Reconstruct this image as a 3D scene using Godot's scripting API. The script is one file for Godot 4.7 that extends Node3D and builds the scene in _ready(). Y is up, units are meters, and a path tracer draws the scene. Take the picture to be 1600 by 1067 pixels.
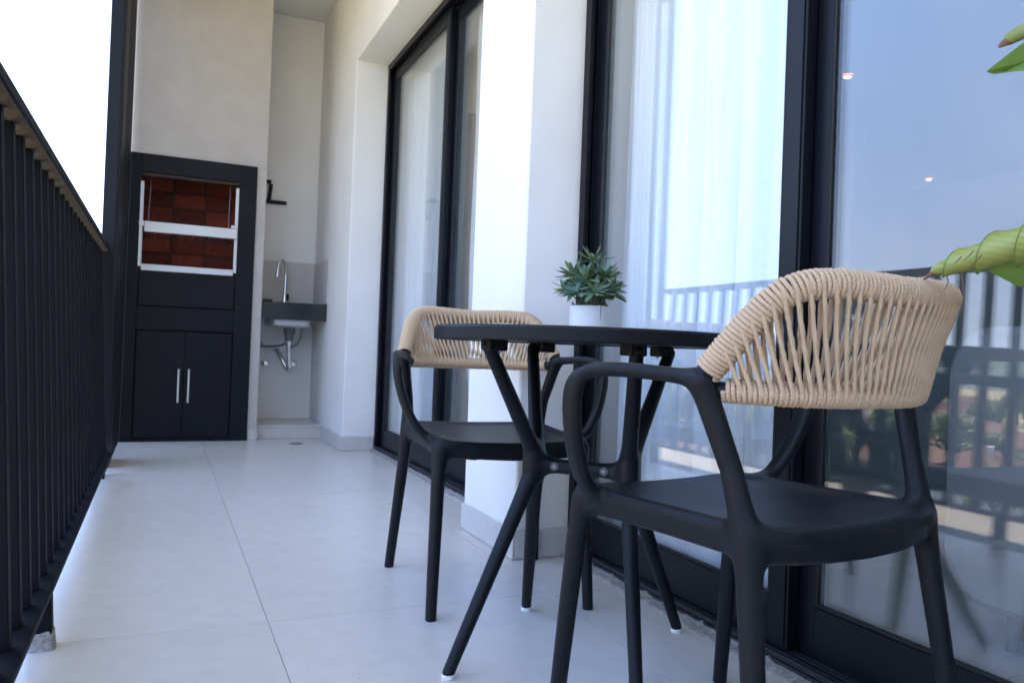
extends Node3D

# ---------------------------------------------------------------- helpers
var used := {}
var M := {}
var rng := RandomNumberGenerator.new()

func numbered(called: String) -> String:
	if not used.has(called):
		used[called] = 0
		return called
	used[called] += 1
	return "%s_%03d" % [called, used[called]]

func thing(called: String, label: String, category: String, at := Vector3.ZERO, turn := 0.0, group := "") -> Node3D:
	var o := Node3D.new()
	o.name = numbered(called)
	add_child(o, true)
	o.position = at
	o.rotation.y = turn
	o.set_meta("label", label)
	o.set_meta("category", category)
	if group != "":
		o.set_meta("group", group)
	return o

func struct(called: String) -> Node3D:
	var o := Node3D.new()
	o.name = numbered(called)
	add_child(o, true)
	o.set_meta("kind", "structure")
	return o

func put(called: String, mesh: Mesh, m: Material, parent: Node, at := Vector3.ZERO) -> MeshInstance3D:
	var o := MeshInstance3D.new()
	o.name = called
	o.mesh = mesh
	o.material_override = m
	o.position = at
	parent.add_child(o, true)
	return o

func ST() -> SurfaceTool:
	var s := SurfaceTool.new()
	s.begin(Mesh.PRIMITIVE_TRIANGLES)
	return s

func tri(s: SurfaceTool, a: Vector3, b: Vector3, c: Vector3, out: Vector3) -> void:
	var n := (b - a).cross(c - a)
	if n.length_squared() < 1e-18:
		return
	n = n.normalized()
	if n.dot(out) > 0.0:
		var t := b
		b = c
		c = t
	else:
		n = -n
	for p in [a, b, c]:
		s.set_normal(n)
		s.set_uv(Vector2(p.x + p.z, p.y))
		s.add_vertex(p)

func quad(s: SurfaceTool, a: Vector3, b: Vector3, c: Vector3, d: Vector3, out: Vector3) -> void:
	tri(s, a, b, c, out)
	tri(s, a, c, d, out)

# a box from lo to hi with chamfered edges
func box(s: SurfaceTool, lo: Vector3, hi: Vector3, b := 0.002, x := Transform3D.IDENTITY) -> void:
	var h := (hi - lo) / 2.0
	var c := (hi + lo) / 2.0
	b = minf(b, minf(h.x, minf(h.y, h.z)) * 0.6)
	for a in 3:
		var u := (a + 1) % 3
		var v := (a + 2) % 3
		for sg in [-1.0, 1.0]:
			var out := Vector3.ZERO
			out[a] = sg
			var q := []
			for k in [[-1, -1], [1, -1], [1, 1], [-1, 1]]:
				var p := Vector3.ZERO
				p[a] = sg * h[a]
				p[u] = k[0] * (h[u] - b)
				p[v] = k[1] * (h[v] - b)
				q.append(x * (c + p))
			quad(s, q[0], q[1], q[2], q[3], x.basis * out)
		if b > 0.0:
			for s1 in [-1.0, 1.0]:
				for s2 in [-1.0, 1.0]:
					var q := []
					for k in [[0, -1], [0, 1], [1, 1], [1, -1]]:
						var p := Vector3.ZERO
						p[u] = s1 * (h[u] - (b if k[0] == 1 else 0.0))
						p[v] = s2 * (h[v] - (b if k[0] == 0 else 0.0))
						p[a] = k[1] * (h[a] - b)
						q.append(x * (c + p))
					var o2 := Vector3.ZERO
					o2[u] = s1
					o2[v] = s2
					quad(s, q[0], q[1], q[2], q[3], x.basis * o2)
	if b > 0.0:
		for sx in [-1.0, 1.0]:
			for sy in [-1.0, 1.0]:
				for sz in [-1.0, 1.0]:
					var k := Vector3(sx, sy, sz)
					var i := h - Vector3(b, b, b)
					tri(s, x * (c + k * Vector3(h.x, i.y, i.z)), x * (c + k * Vector3(i.x, h.y, i.z)), x * (c + k * Vector3(i.x, i.y, h.z)), x.basis * k)

func boxm(lo: Vector3, hi: Vector3, b := 0.002) -> Mesh:
	var s := ST()
	box(s, lo, hi, b)
	return s.commit()

func tube(s: SurfaceTool, pts: PackedVector3Array, r0: float, r1: float, sides := 10, uvlen := 1.0, caps := true, lay := 0.0) -> void:
	var n := pts.size()
	var tang: Array = []
	for i in n:
		tang.append((pts[mini(i + 1, n - 1)] - pts[maxi(i - 1, 0)]).normalized())
	var t0: Vector3 = tang[0]
	var up := Vector3.UP if absf(t0.y) < 0.9 else Vector3.RIGHT
	var u := t0.cross(up).normalized()
	var rings := []
	var norms := []
	var len := 0.0
	var lens := []
	for i in n:
		var t: Vector3 = tang[i]
		u = (u - t * u.dot(t)).normalized()
		var v := t.cross(u)
		var r := lerpf(r0, r1, float(i) / (n - 1))
		if i > 0:
			len += pts[i].distance_to(pts[i - 1])
		lens.append(len)
		var ring := PackedVector3Array()
		var nr := PackedVector3Array()
		for k in sides + 1:
			var a := TAU * k / sides
			var d := u * cos(a) + v * sin(a)
			if lay > 0.0:
				# a laid rope: three yarns twisted round one another, one turn in lay metres
				var ph := 3.0 * (a - TAU * len / lay)
				ring.append(pts[i] + d * r * (1.0 + 0.19 * cos(ph)))
				nr.append((d + (v * cos(a) - u * sin(a)) * 0.57 * sin(ph) / (1.0 + 0.19 * cos(ph))).normalized())
			else:
				ring.append(pts[i] + d * r)
				nr.append(d)
		rings.append(ring)
		norms.append(nr)
	for i in n - 1:
		for k in sides:
			for q in [[i, k], [i + 1, k], [i + 1, k + 1], [i, k], [i + 1, k + 1], [i, k + 1]]:
				s.set_normal(norms[q[0]][q[1]])
				s.set_uv(Vector2(float(q[1]) / sides, lens[q[0]] * uvlen))
				s.add_vertex(rings[q[0]][q[1]])
	if caps:
		for e in [[0, -1.0], [n - 1, 1.0]]:
			var i: int = e[0]
			for k in sides:
				tri(s, pts[i], rings[i][k], rings[i][k + 1], tang[i] * e[1])

func tubem(pts: Array, r0: float, r1: float, sides := 10) -> Mesh:
	var s := ST()
	tube(s, PackedVector3Array(pts), r0, r1, sides)
	return s.commit()

func smooth(pts: Array, steps := 6) -> PackedVector3Array:
	var out := PackedVector3Array()
	for i in pts.size() - 1:
		var a: Vector3 = pts[maxi(i - 1, 0)]
		var b: Vector3 = pts[i]
		var c: Vector3 = pts[i + 1]
		var d: Vector3 = pts[mini(i + 2, pts.size() - 1)]
		for k in steps:
			out.append(b.cubic_interpolate(c, a, d, float(k) / steps))
	out.append(pts[-1])
	return out

# profile: Vector2(radius, height) from bottom to top, sharp corners where doubled
func lathe(s: SurfaceTool, prof: Array, segs := 32, at := Vector3.ZERO, basis := Basis.IDENTITY) -> void:
	for i in prof.size() - 1:
		var a: Vector2 = prof[i]
		var b: Vector2 = prof[i + 1]
		var nn := Vector2(b.y - a.y, a.x - b.x)
		if nn.length() < 1e-9:
			continue
		nn = nn.normalized()
		for k in segs:
			var q := []
			for e in [[a, k], [b, k + 1], [b, k], [a, k], [a, k + 1], [b, k + 1]]:
				var p: Vector2 = e[0]
				var an := TAU * float(e[1]) / segs
				s.set_normal(basis * Vector3(nn.x * cos(an), nn.y, nn.x * sin(an)))
				s.set_uv(Vector2(float(e[1]) / segs, p.y))
				s.add_vertex(at + basis * Vector3(p.x * cos(an), p.y, p.x * sin(an)))

func lathem(prof: Array, segs := 32) -> Mesh:
	var s := ST()
	lathe(s, prof, segs)
	return s.commit()

# ------------------------------------------------ blended solid from tapered bones
# a bone: [a, b, ra, rb, half extrusion, owner], bones of one owner in a row; a slab: ["slab", centre, half size, corner radius, thickness, owner]
func blend(bones: Array, lo: Vector3, hi: Vector3, cell: float, k: float) -> Dictionary:
	var n := Vector3i(((hi - lo) / cell).ceil()) + Vector3i(2, 2, 2)
	var total := n.x * n.y * n.z
	var acc := PackedFloat32Array()
	acc.resize(total)
	var cur := PackedFloat32Array()
	cur.resize(total)
	cur.fill(9.0)
	var curlist := PackedInt32Array()
	var best := PackedFloat32Array()
	best.resize(total)
	best.fill(9.0)
	var owner := PackedByteArray()
	owner.resize(total)
	var near := PackedByteArray()
	near.resize(total)
	var touched := PackedInt32Array()
	var m := k * 6.0
	for bi in bones.size() + 1:
		if bi == bones.size() or bi > 0 and bones[bi][-1] != bones[bi - 1][-1]:
			for i in curlist:
				acc[i] += exp(-maxf(cur[i], -5.0 * k) / k)
				cur[i] = 9.0
			curlist.clear()
			if bi == bones.size():
				break
		var bone: Array = bones[bi]
		var slab: bool = bone[0] is String
		var blo: Vector3
		var bhi: Vector3
		if slab:
			blo = bone[1] - bone[2] - Vector3(m, m + 0.02, m)
			bhi = bone[1] + bone[2] + Vector3(m, m + 0.02, m)
		else:
			var r: float = maxf(bone[2], bone[3]) + m
			var ex: Vector3 = bone[4].abs() + Vector3(r, r, r)
			blo = bone[0].min(bone[1]) - ex
			bhi = bone[0].max(bone[1]) + ex
		var i0 := Vector3i(((blo - lo) / cell).floor()).clamp(Vector3i.ZERO, n - Vector3i.ONE)
		var i1 := Vector3i(((bhi - lo) / cell).ceil()).clamp(Vector3i.ZERO, n - Vector3i.ONE)
		var own: int = bone[bone.size() - 1]
		var a := Vector3.ZERO
		var ab := Vector3.ZERO
		var ra := 0.0
		var dr := 0.0
		var l2 := 1.0
		var ext := Vector3.ZERO
		var e2 := 0.0
		if not slab:
			a = bone[0]
			ab = bone[1] - bone[0]
			ra = bone[2]
			dr = bone[3] - bone[2]
			l2 = ab.length_squared()
			ext = bone[4]
			e2 = ext.length_squared()
		for z in range(i0.z, i1.z + 1):
			for y in range(i0.y, i1.y + 1):
				if lo.y + y * cell < -0.001:
					continue
				var row := (z * n.y + y) * n.x
				for x in range(i0.x, i1.x + 1):
					var p := lo + Vector3(x, y, z) * cell
					var d: float
					if slab:
						var q: Vector3 = p - bone[1]
						var hs: Vector3 = bone[2]
						var u := q.x / hs.x
						var w := q.z / hs.z
						var y0 := -0.014 * (1.0 - minf(u * u, 1.0)) * (1.0 - 0.5 * minf(w * w, 1.0)) + 0.006 * clampf(-w, 0.0, 1.0)
						var e := Vector3(absf(q.x) - hs.x + bone[3], absf(q.y - y0) - bone[4], absf(q.z) - hs.z + bone[3])
						var side: float = Vector2(maxf(e.x, 0), maxf(e.z, 0)).length() - bone[3]
						d = Vector2(maxf(side, 0), maxf(e.y, 0)).length() + minf(maxf(side, e.y), 0.0) - 0.003
					else:
						var pa := p - a
						var h := clampf(pa.dot(ab) / l2, 0.0, 1.0)
						var df := pa - ab * h
						if e2 > 0.0:
							df -= ext * clampf(df.dot(ext) / e2, -1.0, 1.0)
						d = df.length() - ra - dr * h
					if d > m:
						continue
					var i := row + x
					if cur[i] > 8.0:
						curlist.append(i)
					if d < cur[i]:
						cur[i] = d
					if d < best[i]:
						best[i] = d
						owner[i] = own
					if near[i] == 0 and d < cell * 3.0 + 2.0 * k:
						near[i] = 1
						touched.append(i)
	var sx := 1
	var sy := n.x
	var sz := n.x * n.y
	var off := [0, sx, sy, sx + sy, sz, sx + sz, sy + sz, sx + sy + sz]
	var cor := [Vector3(0, 0, 0), Vector3(1, 0, 0), Vector3(0, 1, 0), Vector3(1, 1, 0), Vector3(0, 0, 1), Vector3(1, 0, 1), Vector3(0, 1, 1), Vector3(1, 1, 1)]
	var edges := [[0, 1], [2, 3], [4, 5], [6, 7], [0, 2], [1, 3], [4, 6], [5, 7], [0, 4], [1, 5], [2, 6], [3, 7]]
	var vid := {}
	var vs := PackedVector3Array()
	var ns := PackedVector3Array()
	var vo := PackedByteArray()
	var done := {}
	for i0 in touched:
		for o8 in off:
			var i: int = i0 - o8
			if i < 0 or done.has(i) or i + off[7] >= total:
				continue
			done[i] = true
			var f := PackedFloat32Array()
			var inside := 0
			for q in 8:
				var v := acc[i + off[q]]
				var fv := 6.0 * k if v < 1e-4 else -k * log(v)
				f.append(fv)
				if fv < 0.0:
					inside += 1
			if inside == 0 or inside == 8:
				continue
			var sum := Vector3.ZERO
			var cnt := 0
			for e in edges:
				var fa := f[e[0]]
				var fb := f[e[1]]
				if (fa < 0.0) != (fb < 0.0):
					sum += cor[e[0]].lerp(cor[e[1]], fa / (fa - fb))
					cnt += 1
			var g := Vector3(f[1] + f[3] + f[5] + f[7] - f[0] - f[2] - f[4] - f[6], f[2] + f[3] + f[6] + f[7] - f[0] - f[1] - f[4] - f[5], f[4] + f[5] + f[6] + f[7] - f[0] - f[1] - f[2] - f[3])
			var cz := i / sz
			var cy := (i - cz * sz) / sy
			var cx := i - cz * sz - cy * sy
			vid[i] = vs.size()
			vs.append(lo + (Vector3(cx, cy, cz) + sum / cnt) * cell)
			ns.append(g.normalized())
			vo.append(owner[i])
	var faces := {}
	for i in vid:
		for ax in [[sx, sy, sz], [sy, sz, sx], [sz, sx, sy]]:
			var va := acc[i]
			var vb := acc[i + ax[0]]
			if (va >= 1.0) == (vb >= 1.0):
				continue
			var q1: int = i - ax[1]
			var q2: int = i - ax[1] - ax[2]
			var q3: int = i - ax[2]
			if not (vid.has(q1) and vid.has(q2) and vid.has(q3)):
				continue
			var q := [vid[i], vid[q1], vid[q2], vid[q3]]
			var o := int(vo[q[0]])
			if not faces.has(o):
				faces[o] = ST()
			var s: SurfaceTool = faces[o]
			var out: Vector3 = ns[q[0]]
			for t in [[q[0], q[1], q[2]], [q[0], q[2], q[3]]]:
				var nn: Vector3 = (vs[t[1]] - vs[t[0]]).cross(vs[t[2]] - vs[t[0]])
				var order: Array = t if nn.dot(out) < 0.0 else [t[0], t[2], t[1]]
				for j in order:
					s.set_normal(ns[j])
					s.add_vertex(vs[j])
	var meshes := {}
	for o in faces:
		meshes[o] = faces[o].commit()
	return meshes

# ---------------------------------------------------------------- materials
func noise_tex(freq: float, octaves: int, lo: Color, hi: Color, sd: int, size := 512, normal := false, strength := 1.0) -> NoiseTexture2D:
	var f := FastNoiseLite.new()
	f.seed = sd
	f.frequency = freq
	f.noise_type = FastNoiseLite.TYPE_SIMPLEX_SMOOTH
	f.fractal_octaves = octaves
	var t := NoiseTexture2D.new()
	t.width = size
	t.height = size
	t.seamless = true
	t.noise = f
	if normal:
		t.as_normal_map = true
		t.bump_strength = strength
	else:
		var g := Gradient.new()
		g.set_color(0, lo)
		g.set_color(1, hi)
		t.color_ramp = g
	return t

func lin(r: float, g: float, b: float) -> Color:
	return Color(r, g, b).linear_to_srgb()

func mat(called: String, c: Color, rough := 0.6, metal := 0.0) -> StandardMaterial3D:
	var m := StandardMaterial3D.new()
	m.resource_name = called
	m.albedo_color = c
	m.roughness = rough
	m.metallic = metal
	M[called] = m
	return m

func textured(m: StandardMaterial3D, t: Texture2D, scale: float) -> void:
	m.albedo_texture = t
	m.uv1_triplanar = true
	m.uv1_world_triplanar = true
	m.uv1_scale = Vector3(scale, scale, scale)

func bumped(m: StandardMaterial3D, t: Texture2D, cm: float) -> void:
	m.heightmap_enabled = true
	m.heightmap_texture = t
	m.heightmap_scale = cm

func materials() -> void:
	var grain := noise_tex(0.05, 4, Color(0, 0, 0), Color(1, 1, 1), 3)
	var m := mat("tile", lin(0.69, 0.635, 0.575), 0.3)
	textured(m, noise_tex(0.012, 5, Color(0.955, 0.955, 0.955), Color(1, 1, 1), 11, 1024), 0.8)
	m.roughness_texture = noise_tex(0.02, 4, Color(0.75, 0.75, 0.75), Color(1, 1, 1), 5)
	m.roughness = 0.36
	m = mat("tile_b", lin(0.67, 0.62, 0.56), 0.36)
	textured(m, noise_tex(0.012, 5, Color(0.955, 0.955, 0.955), Color(1, 1, 1), 12, 1024), 0.8)
	m.roughness_texture = M.tile.roughness_texture
	var sg := Gradient.new()
	sg.set_color(0, Color(0.30, 0.24, 0.18, 0.55))
	sg.set_color(1, Color(0.30, 0.24, 0.18, 0.0))
	sg.set_offset(0, 0.0)
	sg.set_offset(1, 0.075)
	var stain := noise_tex(0.03, 4, Color(0, 0, 0), Color(1, 1, 1), 15, 1024)
	stain.color_ramp = sg
	for k in ["tile", "tile_b"]:
		M[k].detail_enabled = true
		M[k].detail_albedo = stain
		M[k].detail_uv_layer = BaseMaterial3D.DETAIL_UV_2
		M[k].uv2_triplanar = true
		M[k].uv2_world_triplanar = true
		M[k].uv2_scale = Vector3(0.45, 0.45, 0.45)
	m = mat("grout", lin(0.27, 0.235, 0.195), 0.9)
	m = mat("skirt", lin(0.60, 0.57, 0.54), 0.4)
	textured(m, M.tile.albedo_texture, 0.8)
	m = mat("ledge", lin(0.27, 0.25, 0.215), 0.8)
	textured(m, noise_tex(0.03, 5, Color(0.8, 0.79, 0.77), Color(1, 1, 1), 21), 0.9)
	m = mat("paint", lin(0.84, 0.82, 0.79), 0.62)
	bumped(m, noise_tex(0.03, 3, Color(0, 0, 0), Color(1, 1, 1), 31), 0.05)
	textured(m, noise_tex(0.006, 3, Color(0.97, 0.97, 0.97), Color(1, 1, 1), 32), 0.7)
	m = mat("ceiling", lin(0.84, 0.83, 0.81), 0.8)
	m = mat("plaster", lin(0.56, 0.515, 0.475), 0.75)
	textured(m, noise_tex(0.008, 6, Color(0.945, 0.94, 0.935), Color(1, 1, 1), 41, 1024), 0.55)
	bumped(m, grain, 0.05)
	m = mat("black_steel", lin(0.0055, 0.0068, 0.0105), 0.5)
	m = mat("rail_paint", lin(0.0035, 0.0042, 0.0075), 0.6)
	bumped(m, grain, 0.01)
	m = mat("dull_brown", lin(0.075, 0.055, 0.044), 0.8)  # mottled brown for the strip below the top rail and barbecue trim
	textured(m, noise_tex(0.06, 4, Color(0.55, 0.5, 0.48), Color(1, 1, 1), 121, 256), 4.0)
	m = mat("frame", lin(0.0045, 0.0055, 0.009), 0.4)
	m = mat("gasket", lin(0.01, 0.01, 0.01), 0.7)
	m = mat("track", lin(0.05, 0.052, 0.058), 0.35, 0.6)
	m = mat("plastic", lin(0.0075, 0.0083, 0.0108), 0.45)
	bumped(m, noise_tex(0.2, 2, Color(0, 0, 0), Color(1, 1, 1), 51), 0.008)
	m.uv1_triplanar = true
	m.uv1_scale = Vector3(8, 8, 8)
	m = mat("table_top", lin(0.0075, 0.0083, 0.0108), 0.42)
	m = mat("rope", lin(0.60, 0.43, 0.275), 0.85)
	m.rim_enabled = true
	m.rim = 0.25
	m.rim_tint = 0.6
	m = mat("chrome", lin(0.75, 0.76, 0.78), 0.15, 1.0)
	m = mat("steel", lin(0.62, 0.63, 0.65), 0.32, 1.0)
	m = mat("aluminium", lin(0.60, 0.61, 0.63), 0.42, 0.8)
	m = mat("galvanised", lin(0.30, 0.32, 0.34), 0.4, 0.8)
	m = mat("granite", lin(0.02, 0.021, 0.025), 0.18)
	m = mat("glide", lin(0.8, 0.8, 0.8), 0.5)
	m = mat("pot", lin(0.82, 0.82, 0.80), 0.35)
	m = mat("mark", lin(0.12, 0.12, 0.12), 0.6)
	m = mat("stones", lin(0.26, 0.19, 0.13), 0.8)
	m.vertex_color_use_as_albedo = true
	for k in 3:
		m = mat("leaf%d" % k, [lin(0.08, 0.145, 0.105), lin(0.12, 0.20, 0.14), lin(0.21, 0.28, 0.13)][k], 0.45)
		m.backlight_enabled = true
		m.backlight = Color(0.3, 0.35, 0.2)
		m.cull_mode = BaseMaterial3D.CULL_DISABLED
	for k in 4:
		m = mat("brick%d" % k, [lin(0.36, 0.075, 0.048), lin(0.29, 0.062, 0.044), lin(0.44, 0.095, 0.055), lin(0.24, 0.055, 0.042)][k], 0.85)
		textured(m, noise_tex(0.03, 4, Color(0.82, 0.8, 0.78), Color(1, 1, 1), 60 + k, 256), 2.5)
	m = mat("mortar", lin(0.11, 0.095, 0.085), 0.9)
	m = mat("mortar_pale", lin(0.42, 0.41, 0.40), 0.9)
	textured(m, noise_tex(0.06, 5, Color(0.66, 0.64, 0.62), Color(1, 1, 1), 71, 256), 5.0)
	m = mat("curtain", lin(0.82, 0.89, 0.955), 0.9)
	m.backlight_enabled = true
	m.backlight = Color(0.2, 0.2, 0.2)
	m.cull_mode = BaseMaterial3D.CULL_DISABLED
	var weave := noise_tex(0.05, 2, Color(0.90, 0.90, 0.90), Color(1, 1, 1), 81, 512)
	m.albedo_texture = weave
	m.uv1_scale = Vector3(0.5, 14.0, 1)
	m = mat("glass", Color(0.75, 0.85, 0.86, 0.02), 0.0)
	m.transparency = BaseMaterial3D.TRANSPARENCY_ALPHA
	m = mat("room_wall", lin(0.30, 0.29, 0.28), 0.8)
	m = mat("room_ceiling", lin(0.7, 0.69, 0.67), 0.8)
	m = mat("room_dark", lin(0.10, 0.095, 0.09), 0.7)
	m = mat("sofa", lin(0.07, 0.072, 0.08), 0.9)
	m = mat("pale_fabric", lin(0.17, 0.17, 0.17), 0.9)
	m = mat("lamp", Color(1, 0.85, 0.65), 0.5)
	m.emission_enabled = true
	m.emission = Color(1.0, 0.68, 0.45)
	m.emission_energy_multiplier = 1.6
	m = mat("banana_blade", lin(0.13, 0.22, 0.05), 0.4)
	m.backlight_enabled = true
	m.backlight = Color(0.4, 0.5, 0.15)
	m.cull_mode = BaseMaterial3D.CULL_DISABLED
	m = mat("banana", lin(0.42, 0.44, 0.15), 0.42)
	m.backlight_enabled = true
	m.backlight = Color(0.55, 0.6, 0.25)
	m.cull_mode = BaseMaterial3D.CULL_DISABLED
	m.albedo_texture = noise_tex(0.01, 3, Color(0.78, 0.82, 0.7), Color(1.0, 1.0, 0.9), 91, 256)
	m.uv1_scale = Vector3(20, 1, 1)
	m = mat("banana_dry", lin(0.16, 0.085, 0.05), 0.8)
	m.cull_mode = BaseMaterial3D.CULL_DISABLED
	m = mat("banana_stem", lin(0.20, 0.24, 0.07), 0.6)
	m = mat("terracotta_pot", lin(0.30, 0.13, 0.07), 0.8)
	m = mat("soil", lin(0.05, 0.035, 0.025), 0.95)
	m = mat("ground", lin(0.50, 0.415, 0.31), 0.95)
	textured(m, noise_tex(0.02, 5, Color(0.4, 0.5, 0.35), Color(1, 0.95, 0.85), 101), 0.01)
	m = mat("hills", lin(0.15, 0.19, 0.16), 1.0)
	textured(m, noise_tex(0.03, 5, Color(0.5, 0.55, 0.5), Color(1, 1, 1), 102), 0.004)
	for k in 3:
		m = mat("roof%d" % k, [lin(0.25, 0.11, 0.07), lin(0.18, 0.085, 0.065), lin(0.27, 0.155, 0.115)][k], 0.85)
		textured(m, noise_tex(0.05, 4, Color(0.6, 0.6, 0.6), Color(1, 1, 1), 110 + k, 256), 0.3)
	m = mat("house_wall", lin(0.62, 0.58, 0.52), 0.85)
	m = mat("house_window", lin(0.03, 0.035, 0.04), 0.2)
	m = mat("trunk", lin(0.10, 0.07, 0.05), 0.9)
	for k in 3:
		m = mat("crown%d" % k, [lin(0.085, 0.115, 0.05), lin(0.07, 0.10, 0.05), lin(0.11, 0.14, 0.065)][k], 0.7)
		m.backlight_enabled = true
		m.backlight = Color(0.35, 0.4, 0.15)
		m.cull_mode = BaseMaterial3D.CULL_DISABLED
	for k in ["plastic", "table_top", "black_steel", "rail_paint", "frame"]:
		M[k].metallic_specular = 0.33
	M.rail_paint.metallic_specular = 0.26

# ---------------------------------------------------------------- the scene
func _ready() -> void:
	rng.seed = 7
	# camera: 27.6 mm lens on a 36 x 24 frame, 0.7 m above the floor
	var yaw := 0.419264
	var pitch := 0.0102693
	var roll := 0.037941
	var fwd := Vector3(sin(yaw) * cos(pitch), sin(pitch), -cos(yaw) * cos(pitch))
	var right := Vector3(cos(yaw), 0, sin(yaw))
	var up := right.cross(fwd)
	var cam := Camera3D.new()
	cam.name = "camera"
	cam.transform = Transform3D(Basis(cos(roll) * right + sin(roll) * up, -sin(roll) * right + cos(roll) * up, -fwd), Vector3(0, 0.7, 0))
	cam.fov = 47.004
	cam.near = 0.05
	cam.far = 6000.0
	var lens := CameraAttributesPhysical.new()
	lens.frustum_focal_length = 27.6
	lens.frustum_focus_distance = 1.5
	lens.frustum_near = 0.05
	lens.frustum_far = 6000.0
	lens.exposure_aperture = 10.0
	cam.attributes = lens
	add_child(cam)
	cam.current = true

	var env := Environment.new()
	env.background_mode = Environment.BG_SKY
	var sky := ProceduralSkyMaterial.new()
	sky.sky_top_color = lin(0.225, 0.365, 0.72)
	sky.sky_horizon_color = lin(0.48, 0.565, 0.70)
	sky.sky_curve = 0.15
	sky.ground_bottom_color = lin(0.16, 0.15, 0.12)
	sky.ground_horizon_color = lin(0.5, 0.55, 0.6)
	sky.sun_angle_max = 1.0
	var cg := Gradient.new()
	cg.set_color(0, Color(1, 1, 1, 0.0))
	cg.set_color(1, Color(1, 1, 1, 0.30))
	cg.set_offset(0, 0.48)
	cg.set_offset(1, 1.0)
	var clouds := noise_tex(0.006, 5, Color(0, 0, 0), Color(1, 1, 1), 77, 1024)
	clouds.color_ramp = cg
	sky.sky_cover = clouds
	sky.sky_cover_modulate = Color(0.75, 0.75, 0.75, 1.0)
	env.sky = Sky.new()
	env.sky.sky_material = sky
	env.tonemap_mode = Environment.TONE_MAPPER_LINEAR
	env.tonemap_exposure = 5.5
	env.sdfgi_enabled = true
	env.ssao_enabled = true
	env.ssil_enabled = true
	var we := WorldEnvironment.new()
	we.name = "environment"
	we.environment = env
	add_child(we)

	var sun := DirectionalLight3D.new()
	sun.name = "sun"
	sun.light_energy = 1.6
	sun.light_color = Color(1.0, 0.95, 0.87)
	sun.light_angular_distance = 0.5
	sun.shadow_enabled = true
	add_child(sun)
	sun.look_at_from_position(Vector3(-0.012, 0.92, -0.39) * 10.0, Vector3.ZERO, Vector3.RIGHT)

	materials()
	build_floor()
	build_walls()
	build_room()
	build_outside()
	build_grill()
	build_sink()
	build_doors()
	build_railing()
	build_table()
	build_chairs()
	build_plant()
	build_banana()

# ---------------------------------------------------------------- floor
func build_floor() -> void:
	var f := struct("floor")
	put("slab", boxm(Vector3(-0.80, -0.3, -6.6), Vector3(1.6, -0.0035, 2.6), 0.0), M.grout, f)
	var xs := [-0.507, 0.268, 1.043, 1.30]
	var zs := [-5.80]
	for i in range(-6, 5):
		var z := -2.03 + 0.815 * (i + 2)
		if z > -5.6 and z < 2.5:
			zs.append(z)
	zs.append(2.5)
	for i in 3:
		for j in zs.size() - 1:
			var x0: float = maxf(xs[i], -0.245) + 0.0009
			var x1: float = xs[i + 1] - 0.0009
			put("tile", boxm(Vector3(x0, -0.003, zs[j] + 0.0009), Vector3(x1, 0.0, zs[j + 1] - 0.0009), 0.0004), M.tile if (i + j) % 2 == 0 else M.tile_b, f)
	var e := struct("slab_edge")
	put("edge_slab", boxm(Vector3(-0.80, -0.003, -6.5), Vector3(-0.249, 0.0005, 2.5), 0.001), M.ledge, e)
	put("edge_face", boxm(Vector3(-0.83, -0.35, -6.5), Vector3(-0.803, 0.004, 2.5), 0.003), M.ledge, e)

func skirting(parent: Node, lo: Vector3, hi: Vector3) -> void:
	put("skirting_tile", boxm(lo, hi, 0.003), M.skirt, parent)

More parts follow.
